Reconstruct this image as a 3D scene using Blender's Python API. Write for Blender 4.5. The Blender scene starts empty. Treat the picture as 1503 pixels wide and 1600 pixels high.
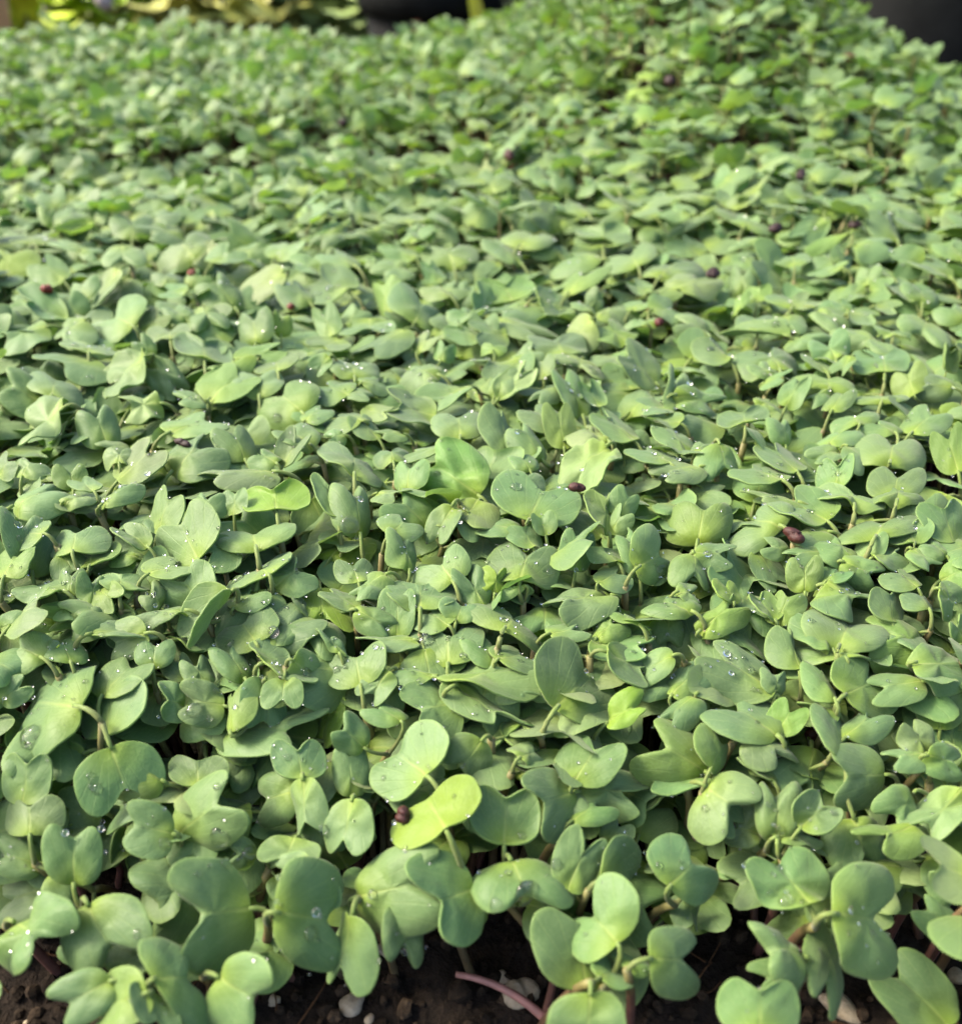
import bpy, math, random
import numpy as np
from mathutils import Vector, Matrix
from mathutils.bvhtree import BVHTree

# ------------------------------------------------------------------ camera, world, sun, exposure
S = bpy.context.scene
COL = S.collection
PITCH, FOC, HC = math.radians(33.2), 1500.0, 0.158
cam_d = bpy.data.cameras.new('camera'); cam = bpy.data.objects.new('camera', cam_d); COL.objects.link(cam)
cam.location = (0, 0, HC); cam.rotation_euler = (math.pi/2-PITCH, 0, 0)
cam_d.sensor_fit = 'HORIZONTAL'; cam_d.sensor_width = 36; cam_d.lens = 36*FOC/1503
cam_d.clip_start = .005; cam_d.clip_end = 200
cam_d.dof.use_dof = True; cam_d.dof.focus_distance = .188; cam_d.dof.aperture_fstop = 36/2.1
S.camera = cam

SUN_AZ, SUN_EL = math.radians(-80), math.radians(44)      # azimuth from +y towards +x
wd = bpy.data.worlds.new('World'); S.world = wd; wd.use_nodes = True
nt = wd.node_tree; bg = nt.nodes['Background']
sky = nt.nodes.new('ShaderNodeTexSky'); sky.sky_type = 'NISHITA'; sky.sun_disc = False
sky.sun_elevation = SUN_EL; sky.sun_rotation = SUN_AZ; sky.air_density = 1.0; sky.dust_density = 5.0; sky.ozone_density = 1.0
nt.links.new(sky.outputs[0], bg.inputs[0]); bg.inputs[1].default_value = .15
sl = bpy.data.lights.new('sun', 'SUN'); sun = bpy.data.objects.new('sun', sl); COL.objects.link(sun)
sl.energy = 2.1; sl.angle = math.radians(14); sl.color = (1, .91, .75)
sd = Vector((math.sin(SUN_AZ)*math.cos(SUN_EL), math.cos(SUN_AZ)*math.cos(SUN_EL), math.sin(SUN_EL)))
sun.rotation_euler = sd.to_track_quat('Z', 'Y').to_euler(); sun.location = sd*5
S.view_settings.view_transform = 'Standard'; S.view_settings.look = 'None'
S.view_settings.exposure = 1.56; S.view_settings.gamma = 1
S.cycles.max_bounces = 10; S.cycles.transmission_bounces = 8; S.cycles.sample_clamp_indirect = 6

rng = np.random.default_rng(11)
# ------------------------------------------------------------------ small helpers
CAMP = np.array([0, 0, HC])
RX = np.array([1., 0, 0]); UPV = np.array([0, math.sin(PITCH), math.cos(PITCH)]); FW = np.array([0, math.cos(PITCH), -math.sin(PITCH)])
def ray(px, py): return RX*(px-751.5)/FOC+UPV*(800-py)/FOC+FW
def project(p):
    q = np.asarray(p)-CAMP; z = q@FW
    return 751.5+FOC*(q@RX)/z, 800-FOC*(q@UPV)/z, z
def sstep(a, b, t):
    t = np.clip((t-a)/(b-a), 0, 1); return t*t*(3-2*t)
def hump(x, y):
    sx = np.where(x < .13, .10, .112)
    return .075*np.exp(-((x-.13)/sx)**2-((y-.68)/.21)**2)
def soil_z(x, y): return hump(np.asarray(x, float), np.asarray(y, float))*.95
def seam(x, y):            # the low gap between the two halves of the bed
    return np.exp(-((y-(.505+.16*(x+.0)))/.028)**2)*sstep(.12, .0, x)
def canopy(x, y):
    x = np.asarray(x, float); y = np.asarray(y, float)
    return .026+.024*sstep(.06, .18, y)+hump(x, y)+.004*np.sin(x*23+1)*np.sin(y*17)*sstep(.15, .4, y)-.012*seam(x, y)
def unproject(px, py, dz=0.):
    d = ray(px, py); ts = np.arange(.05, 2, .0008); p = CAMP+ts[:, None]*d
    i = np.argmax(p[:, 2] < canopy(p[:, 0], p[:, 1])+dz)
    return p[i], ts[i]

def mesh_np(name, V, Q, T, mat, parent=None, attrs=None, smooth=True, mats=None, mi=None):
    """one mesh object from numpy verts, quads, tris"""
    me = bpy.data.meshes.new(name)
    nq, ntr = len(Q), len(T)
    me.vertices.add(len(V)); me.vertices.foreach_set('co', np.asarray(V, np.float32).ravel())
    loops = np.concatenate([np.asarray(Q, np.int32).ravel(), np.asarray(T, np.int32).ravel()]) if nq or ntr else np.zeros(0, np.int32)
    me.loops.add(len(loops)); me.loops.foreach_set('vertex_index', loops.astype(np.int32))
    me.polygons.add(nq+ntr)
    st = np.concatenate([np.arange(nq)*4, nq*4+np.arange(ntr)*3]).astype(np.int32)
    me.polygons.foreach_set('loop_start', st)
    me.polygons.foreach_set('loop_total', np.concatenate([np.full(nq, 4), np.full(ntr, 3)]).astype(np.int32))
    for m in (mats or [mat]): me.materials.append(m)
    if mi is not None: me.polygons.foreach_set('material_index', np.asarray(mi, np.int32))
    me.polygons.foreach_set('use_smooth', np.full(nq+ntr, smooth))
    for k, a in (attrs or {}).items():
        a = np.asarray(a, np.float32)
        if a.shape[1] == 3: at = me.attributes.new(k, 'FLOAT_VECTOR', 'POINT'); at.data.foreach_set('vector', a.ravel())
        else: at = me.attributes.new(k, 'FLOAT_COLOR', 'POINT'); at.data.foreach_set('color', a.ravel())
    me.update(calc_edges=True); me.validate()
    o = bpy.data.objects.new(name, me); COL.objects.link(o)
    if parent is not None: o.parent = parent
    return o
def tag(o, label=None, cat=None, group=None, kind=None):
    if label: o['label'] = label
    if cat: o['category'] = cat
    if group: o['group'] = group
    if kind: o['kind'] = kind
    return o
def empty(name, loc):
    o = bpy.data.objects.new(name, None); o.location = loc; o.empty_display_size = .005; COL.objects.link(o); return o
class Acc:
    """collects verts, quads, tris and attributes of many pieces for one mesh"""
    def __init__(s): s.V = []; s.Q = []; s.T = []; s.A = []; s.L = []; s.M = []; s.MT = []; s.n = 0
    def add(s, V, Q, T, tint=None, lv=None, m=0):
        s.V.append(V)
        if len(Q): s.Q.append(np.asarray(Q)+s.n); s.M.append(np.full(len(Q), m))
        if len(T): s.T.append(np.asarray(T)+s.n); s.MT.append(np.full(len(T), m))
        s.A.append(np.ones((len(V), 4)) if tint is None else (np.tile(np.append(tint, 1.), (len(V), 1)) if np.ndim(tint) == 1 else np.c_[tint, np.ones(len(V))]))
        s.L.append(np.tile([9., 9., 0.], (len(V), 1)) if lv is None else lv)
        s.n += len(V)
    def build(s, name, mats, parent=None, origin=None, smooth=True):
        V = np.concatenate(s.V)
        if origin is not None: V = V-origin
        Q = np.concatenate(s.Q) if s.Q else np.zeros((0, 4), int); T = np.concatenate(s.T) if s.T else np.zeros((0, 3), int)
        mi = np.concatenate(s.M+s.MT) if len(mats) > 1 else None
        return mesh_np(name, V, Q, T, None, parent, {'tint': np.concatenate(s.A), 'lv': np.concatenate(s.L)}, smooth, mats, mi)

# ------------------------------------------------------------------ materials
def new_mat(name):
    m = bpy.data.materials.new(name); m.use_nodes = True
    n = m.node_tree.nodes; n.clear(); return m, n, m.node_tree.links
def N(n, t, **kw):
    x = n.new(t)
    for k, v in kw.items():
        if k in x.bl_rna.properties: setattr(x, k, v)
        else: x.inputs[k].default_value = v
    return x
def M(n, l, op, a, b=None, c=None, clamp=False):
    x = n.new('ShaderNodeMath'); x.operation = op; x.use_clamp = clamp
    for i, v in enumerate((a, b, c)):
        if v is None: continue
        if isinstance(v, (int, float)): x.inputs[i].default_value = v
        else: l.new(v, x.inputs[i])
    return x.outputs[0]
def mixc(n, l, f, a, b, mode='MIX'):
    x = n.new('ShaderNodeMix'); x.data_type = 'RGBA'; x.blend_type = mode
    for i, v in ((0, f), (6, a), (7, b)):
        if isinstance(v, (int, float)): x.inputs[i].default_value = v
        elif isinstance(v, tuple): x.inputs[i].default_value = (*v, 1)
        else: l.new(v, x.inputs[i])
    return x.outputs[2]

def leaf_material():
    m, n, l = new_mat('cotyledon_skin')
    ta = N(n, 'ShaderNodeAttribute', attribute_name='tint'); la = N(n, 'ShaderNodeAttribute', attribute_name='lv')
    sp = N(n, 'ShaderNodeSeparateXYZ'); l.new(la.outputs['Vector'], sp.inputs[0])
    u, v, rim = sp.outputs
    tc = N(n, 'ShaderNodeTexCoord')
    geo = N(n, 'ShaderNodeNewGeometry')
    n1 = N(n, 'ShaderNodeTexNoise', Scale=260., Detail=4., Roughness=.6); l.new(geo.outputs['Position'], n1.inputs['Vector'])
    n2 = N(n, 'ShaderNodeTexNoise', Scale=1900., Detail=3., Roughness=.6); l.new(geo.outputs['Position'], n2.inputs['Vector'])
    n3 = N(n, 'ShaderNodeTexNoise', Scale=95., Detail=2.); l.new(geo.outputs['Position'], n3.inputs['Vector'])
    # wax bloom, mottling
    f1 = M(n, l, 'MULTIPLY_ADD', n1.outputs[0], .9, -.22, clamp=True)
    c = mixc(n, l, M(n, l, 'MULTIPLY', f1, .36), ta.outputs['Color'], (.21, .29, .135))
    f3 = M(n, l, 'MULTIPLY_ADD', n3.outputs[0], 1.6, -.45, clamp=True)
    c = mixc(n, l, M(n, l, 'MULTIPLY', f3, .30), c, (.105, .19, .05))
    c = mixc(n, l, M(n, l, 'MULTIPLY', M(n, l, 'MULTIPLY_ADD', n2.outputs[0], 3., -1.45, clamp=True), .22), c, (.27, .36, .16))
    # midrib and side veins, yellow-green towards the stalk
    au = M(n, l, 'ABSOLUTE', u)
    mid = M(n, l, 'SUBTRACT', 1., M(n, l, 'DIVIDE', au, .028), clamp=True)
    mid = M(n, l, 'MULTIPLY', mid, M(n, l, 'SUBTRACT', 1., M(n, l, 'MULTIPLY', v, 1.5), clamp=True))
    ang = M(n, l, 'ARCTAN2', au, M(n, l, 'ADD', v, .10))
    vn = M(n, l, 'ADD', M(n, l, 'MULTIPLY', ang, 4.6), M(n, l, 'MULTIPLY', n1.outputs[0], .25))
    tri = M(n, l, 'ABSOLUTE', M(n, l, 'SUBTRACT', M(n, l, 'FRACT', vn), .5))
    sv = M(n, l, 'SUBTRACT', 1., M(n, l, 'DIVIDE', tri, .07), clamp=True)
    sv = M(n, l, 'MULTIPLY', sv, M(n, l, 'LESS_THAN', au, 1.5))
    d0 = M(n, l, 'SQRT', M(n, l, 'ADD', M(n, l, 'MULTIPLY', u, u), M(n, l, 'MULTIPLY', v, v)))
    nb = M(n, l, 'POWER', M(n, l, 'SUBTRACT', 1., M(n, l, 'DIVIDE', d0, .50), clamp=True), 1.4)
    c = mixc(n, l, M(n, l, 'MULTIPLY', nb, .85), c, (.20, .29, .015))
    c = mixc(n, l, M(n, l, 'MULTIPLY', sv, .24), c, (.24, .34, .10))
    c = mixc(n, l, M(n, l, 'MULTIPLY', mid, .6), c, (.33, .40, .10))
    rr = M(n, l, 'MULTIPLY', M(n, l, 'SUBTRACT', rim, .90, clamp=True), 8., clamp=True)
    c = mixc(n, l, M(n, l, 'MULTIPLY', rr, .42), c, (.24, .36, .08))
    bs = N(n, 'ShaderNodeBsdfPrincipled', Roughness=.46); bs.inputs['Specular IOR Level'].default_value = .34
    l.new(c, bs.inputs['Base Color'])
    l.new(M(n, l, 'MULTIPLY_ADD', n1.outputs[0], .28, .40), bs.inputs['Roughness'])
    bs.inputs['Sheen Weight'].default_value = .18; bs.inputs['Sheen Roughness'].default_value = .5
    bs.inputs['Sheen Tint'].default_value = (1, 1, .88, 1)
    hb = M(n, l, 'ADD', M(n, l, 'MULTIPLY', n1.outputs[0], .5), M(n, l, 'MULTIPLY', n2.outputs[0], .18))
    hb = M(n, l, 'SUBTRACT', hb, M(n, l, 'MULTIPLY', sv, .10))
    hb = M(n, l, 'SUBTRACT', hb, M(n, l, 'MULTIPLY', mid, .3))
    bp = N(n, 'ShaderNodeBump', Strength=.35, Distance=.0012); l.new(hb, bp.inputs['Height']); l.new(bp.outputs[0], bs.inputs['Normal'])
    tr = N(n, 'ShaderNodeBsdfTranslucent'); l.new(mixc(n, l, 1., c, (1.5, 1.65, .75), 'MULTIPLY'), tr.inputs['Color']); l.new(bp.outputs[0], tr.inputs['Normal'])
    mx = N(n, 'ShaderNodeMixShader'); mx.inputs[0].default_value = .27
    l.new(bs.outputs[0], mx.inputs[1]); l.new(tr.outputs[0], mx.inputs[2])
    o = N(n, 'ShaderNodeOutputMaterial'); l.new(mx.outputs[0], o.inputs[0])
    return m
def simple(name, col, col2, scale, rough=.8, bump=.4, dist=.001, spec=.3, attr=False, detail=6.):
    m, n, l = new_mat(name)
    geo = N(n, 'ShaderNodeNewGeometry')
    n1 = N(n, 'ShaderNodeTexNoise', Scale=float(scale), Detail=detail, Roughness=.65); l.new(geo.outputs['Position'], n1.inputs['Vector'])
    f = M(n, l, 'MULTIPLY_ADD', n1.outputs[0], 2.2, -.6, clamp=True)
    c = mixc(n, l, f, col, col2)
    if attr:
        ta = N(n, 'ShaderNodeAttribute', attribute_name='tint'); c = mixc(n, l, 1., c, ta.outputs['Color'], 'MULTIPLY')
    b = N(n, 'ShaderNodeBsdfPrincipled', Roughness=rough); b.inputs['Specular IOR Level'].default_value = spec
    l.new(c, b.inputs['Base Color'])
    bp = N(n, 'ShaderNodeBump', Strength=bump, Distance=dist); l.new(n1.outputs[0], bp.inputs['Height']); l.new(bp.outputs[0], b.inputs['Normal'])
    o = N(n, 'ShaderNodeOutputMaterial'); l.new(b.outputs[0], o.inputs[0]); return m
def water_material(rough=0.):
    m, n, l = new_mat('water')
    b = N(n, 'ShaderNodeBsdfPrincipled', Roughness=rough, IOR=1.333); b.inputs['Transmission Weight'].default_value = 1
    b.inputs['Base Color'].default_value = (1, 1, 1, 1)
    o = N(n, 'ShaderNodeOutputMaterial'); l.new(b.outputs[0], o.inputs[0]); return m
M_LEAF = leaf_material()
M_STEM = simple('stem_skin', (.75, .75, .75), (1.25, 1.2, 1.15), 500, .5, .3, .0004, .35, attr=True)
M_SOIL = simple('potting_soil', (.006, .0045, .0035), (.035, .025, .018), 420, .95, .9, .003, .15)
M_CRUMB = simple('soil_crumb', (.010, .007, .005), (.045, .032, .022), 700, .95, .7, .001, .15, attr=True)
M_PERLITE = simple('perlite', (.22, .17, .11), (.44, .37, .27), 600, .85, .8, .0008, .3)
M_SEED = simple('seed_coat_skin', (.022, .008, .006), (.075, .026, .018), 1500, .5, .6, .0004, .35, attr=True)
M_WATER = water_material(); M_BEAD = water_material(.14)
M_GROUND = simple('earth', (.05, .04, .025), (.12, .10, .06), 14, .95, .5, .01, .1)
M_BLADE = simple('blade_skin', (.8, .8, .8), (1.2, 1.2, 1.1), 9, .55, .1, .001, .3, attr=True)
M_PLASTIC = simple('black_plastic', (.003, .0035, .0035), (.007, .008, .008), 60, .7, .15, .001, .06)
M_CLAY = simple('terracotta', (.42, .20, .07), (.52, .28, .11), 40, .8, .3, .002, .2)
M_STONE = simple('pale_stone', (.34, .29, .28), (.46, .40, .39), 60, .8, .4, .003, .3)
M_TWIG = simple('twig_bark', (.16, .055, .035), (.26, .10, .06), 120, .8, .5, .001, .2)
M_MULCH = simple('brown_mulch', (.035, .017, .012), (.11, .06, .042), 90, .95, .8, .006, .1)

TINT = {'': (.106, .194, .060), 'p': (.128, .214, .074), 'P': (.178, .258, .088), 'b': (.094, .172, .062), 'y': (.124, .214, .040), 'Y': (.162, .262, .016)}  # p, P: natural pigment spread, plus some sunlit paleness painted into the colour

# ------------------------------------------------------------------ leaf, tube, blob shapes
def outline(K, L=.80, notch=.16, wid=1., lobe=1., asym=0., wob=None):
    """heart-shaped cotyledon: closed outline, base at the origin, K points, unit width"""
    half = np.array([(.0, 0), (.13, -.012), (.31, .035), (.455, .17), (.505, .37), (.50, .58), (.425, .745), (.29, .80), (.14, .775-.36*notch), (.0, .80-notch)])
    half[:, 1] *= L/.80; half[:, 0] *= wid
    P = np.concatenate([half, (half*[-1, 1])[::-1][1:-1]])
    n = len(P); t = np.linspace(0, n, K, endpoint=False); i = t.astype(int); f = (t-i)[:, None]
    p0, p1, p2, p3 = (P[(i+k) % n] for k in (-1, 0, 1, 2))
    C = .5*((2*p1)+(-p0+p2)*f+(2*p0-5*p1+4*p2-p3)*f*f+(-p0+3*p1-3*p2+p3)*f**3)
    C[:, 0] *= 1+asym*np.sign(C[:, 0])
    if wob is not None:
        a = np.linspace(0, 2*np.pi, K, endpoint=False)
        C += (C-[0, .38])*(wob[0]*np.sin(2*a+wob[1])+wob[2]*np.sin(5*a+wob[3]))[:, None]
    return C
_grid = {}
def grid(K, R):
    if (K, R) not in _grid:
        j = np.arange(K); j2 = (j+1) % K
        T = np.c_[np.zeros(K, int), 1+j, 1+j2]
        Q = np.concatenate([np.c_[1+r*K+j, 1+(r+1)*K+j, 1+(r+1)*K+j2, 1+r*K+j2] for r in range(R-1)]) if R > 1 else np.zeros((0, 4), int)
        _grid[K, R] = (Q, T)
    return _grid[K, R]
RH = np.array([.22, .45, .66, .82, .92, .975, 1.]); RL = np.array([.45, .8, 1.])
def leaf_local(K, rho, sh, r):
    """canonical leaf verts (x, y, z), lv attribute"""
    o = outline(K, sh.get('L', .8), sh.get('notch', .16), 1., 1., sh.get('asym', 0), sh.get('wob'))
    c = np.array([0, .36])
    P = np.concatenate([[c], (c+(o-c)*rho[:, None, None]).reshape(-1, 2)])
    rim = np.concatenate([[0], np.repeat(rho, K)])
    x, y = P.T; ax = np.abs(x)
    a = np.arctan2(x, y-.36)
    z = sh['fold']*(np.sqrt(ax*ax+.0025)-.05)                                   # V along the midrib
    z = z-sh['droop']*((ax/.5)**2*.20)                                          # lobes sag
    z = z-sh['tip']*(np.clip(y-.1, 0, 2)**2)*.55                                # blade arches along its length
    z = z-sh['roll']*np.clip(rim-.6, 0, 1)**2*1.1                               # rim turns under (or up)
    z = z+sh['und']*rim**2*np.sin(sh['uf']*a+sh['up'])
    z = z+sh['und']*.35*rim*np.sin(2*sh['uf']*a+sh['up']*2.3)
    z = z+.012*np.sin(x*17+sh['up'])*np.sin(y*15+sh['up']*1.7)                   # soft cushions
    if sh.get('crumple'): z = z+sh['crumple']*(np.sin(x*13+sh['up']*3)*np.sin(y*11+1)+.6*np.sin(x*25+y*19)*rim)
    return np.c_[x, y, z], np.c_[x, y, rim]
def rand_shape(r, flags=''):
    sh = dict(L=r.uniform(.72, .86), notch=r.uniform(.16, .30), asym=r.normal(0, .06), wob=(r.normal(0, .02), r.uniform(0, 6), r.normal(0, .010), r.uniform(0, 6)),
              fold=r.normal(.05, .085), droop=r.uniform(-.1, .9), tip=r.normal(.15, .14), roll=r.normal(.16, .24), und=abs(r.normal(.035, .04)), uf=r.choice([2, 3]), up=r.uniform(0, 6.28))
    if 'c' in flags: sh.update(droop=1.2, tip=.6, fold=0, roll=.3)
    if 'f' in flags: sh.update(fold=.5, droop=.9)
    if 'B' in flags: sh.update(crumple=.045, und=.07)
    if 'n' in flags: sh.update(fold=.5)
    return sh
def tube(pts, rad, k=6, cap=True):
    pts = np.asarray(pts, float); n = len(pts); rad = np.broadcast_to(rad, n)
    tg = np.gradient(pts, axis=0); tg /= np.linalg.norm(tg, axis=1)[:, None]+1e-12
    ref = np.array([.31, .77, .55]) if abs(tg[0]@[.31, .77, .55]) < .9 else np.array([1., 0, 0])
    s = np.cross(tg, ref); s /= np.linalg.norm(s, axis=1)[:, None]; b = np.cross(tg, s)
    a = np.linspace(0, 2*np.pi, k, endpoint=False)
    V = (pts[:, None]+rad[:, None, None]*(np.cos(a)[None, :, None]*s[:, None]+np.sin(a)[None, :, None]*b[:, None])).reshape(-1, 3)
    j = np.arange(k); j2 = (j+1) % k
    Q = np.concatenate([np.c_[i*k+j, i*k+j2, (i+1)*k+j2, (i+1)*k+j] for i in range(n-1)])
    T = np.zeros((0, 3), int)
    if cap:
        V = np.concatenate([V, pts[:1], pts[-1:]])
        T = np.concatenate([np.c_[np.full(k, n*k), j2, j], np.c_[np.full(k, n*k+1), (n-1)*k+j, (n-1)*k+j2]])
    return V, Q, T
def bez(p0, p1, p2, n):
    t = np.linspace(0, 1, n)[:, None]; return (1-t)**2*p0+2*t*(1-t)*p1+t*t*p2
def ball(nu=8, nv=6):
    th = np.linspace(0, np.pi, nv+1)[1:-1]; ph = np.linspace(0, 2*np.pi, nu, endpoint=False)
    V = np.array([(math.sin(t)*math.cos(p), math.sin(t)*math.sin(p), math.cos(t)) for t in th for p in ph]+[(0, 0, 1), (0, 0, -1)])
    j = np.arange(nu); j2 = (j+1) % nu; m = len(th)
    Q = np.concatenate([np.c_[i*nu+j, (i+1)*nu+j, (i+1)*nu+j2, i*nu+j2] for i in range(m-1)])
    T = np.concatenate([np.c_[np.full(nu, m*nu), j, j2], np.c_[np.full(nu, m*nu+1), (m-1)*nu+j2, (m-1)*nu+j]])
    return V, Q, T
def unit(v): return v/(np.linalg.norm(v)+1e-12)
def frame(nrm, spin=0.):
    nrm = unit(nrm); a = unit(np.cross(nrm, [.3, .9, .1])); b = np.cross(nrm, a)
    return np.c_[a*math.cos(spin)+b*math.sin(spin), b*math.cos(spin)-a*math.sin(spin), nrm]
def lump(r, nu=9, nv=7, amp=.22):
    V, Q, T = ball(nu, nv)
    k = r.normal(0, 1, (5, 3))*1.8; ph = r.uniform(0, 6, 5)
    d = sum(np.sin(V@k[i]+ph[i]) for i in range(5))/5
    return V*(1+amp*2*d)[:, None]*(1+r.normal(0, .12, 3)), Q, T
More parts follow.
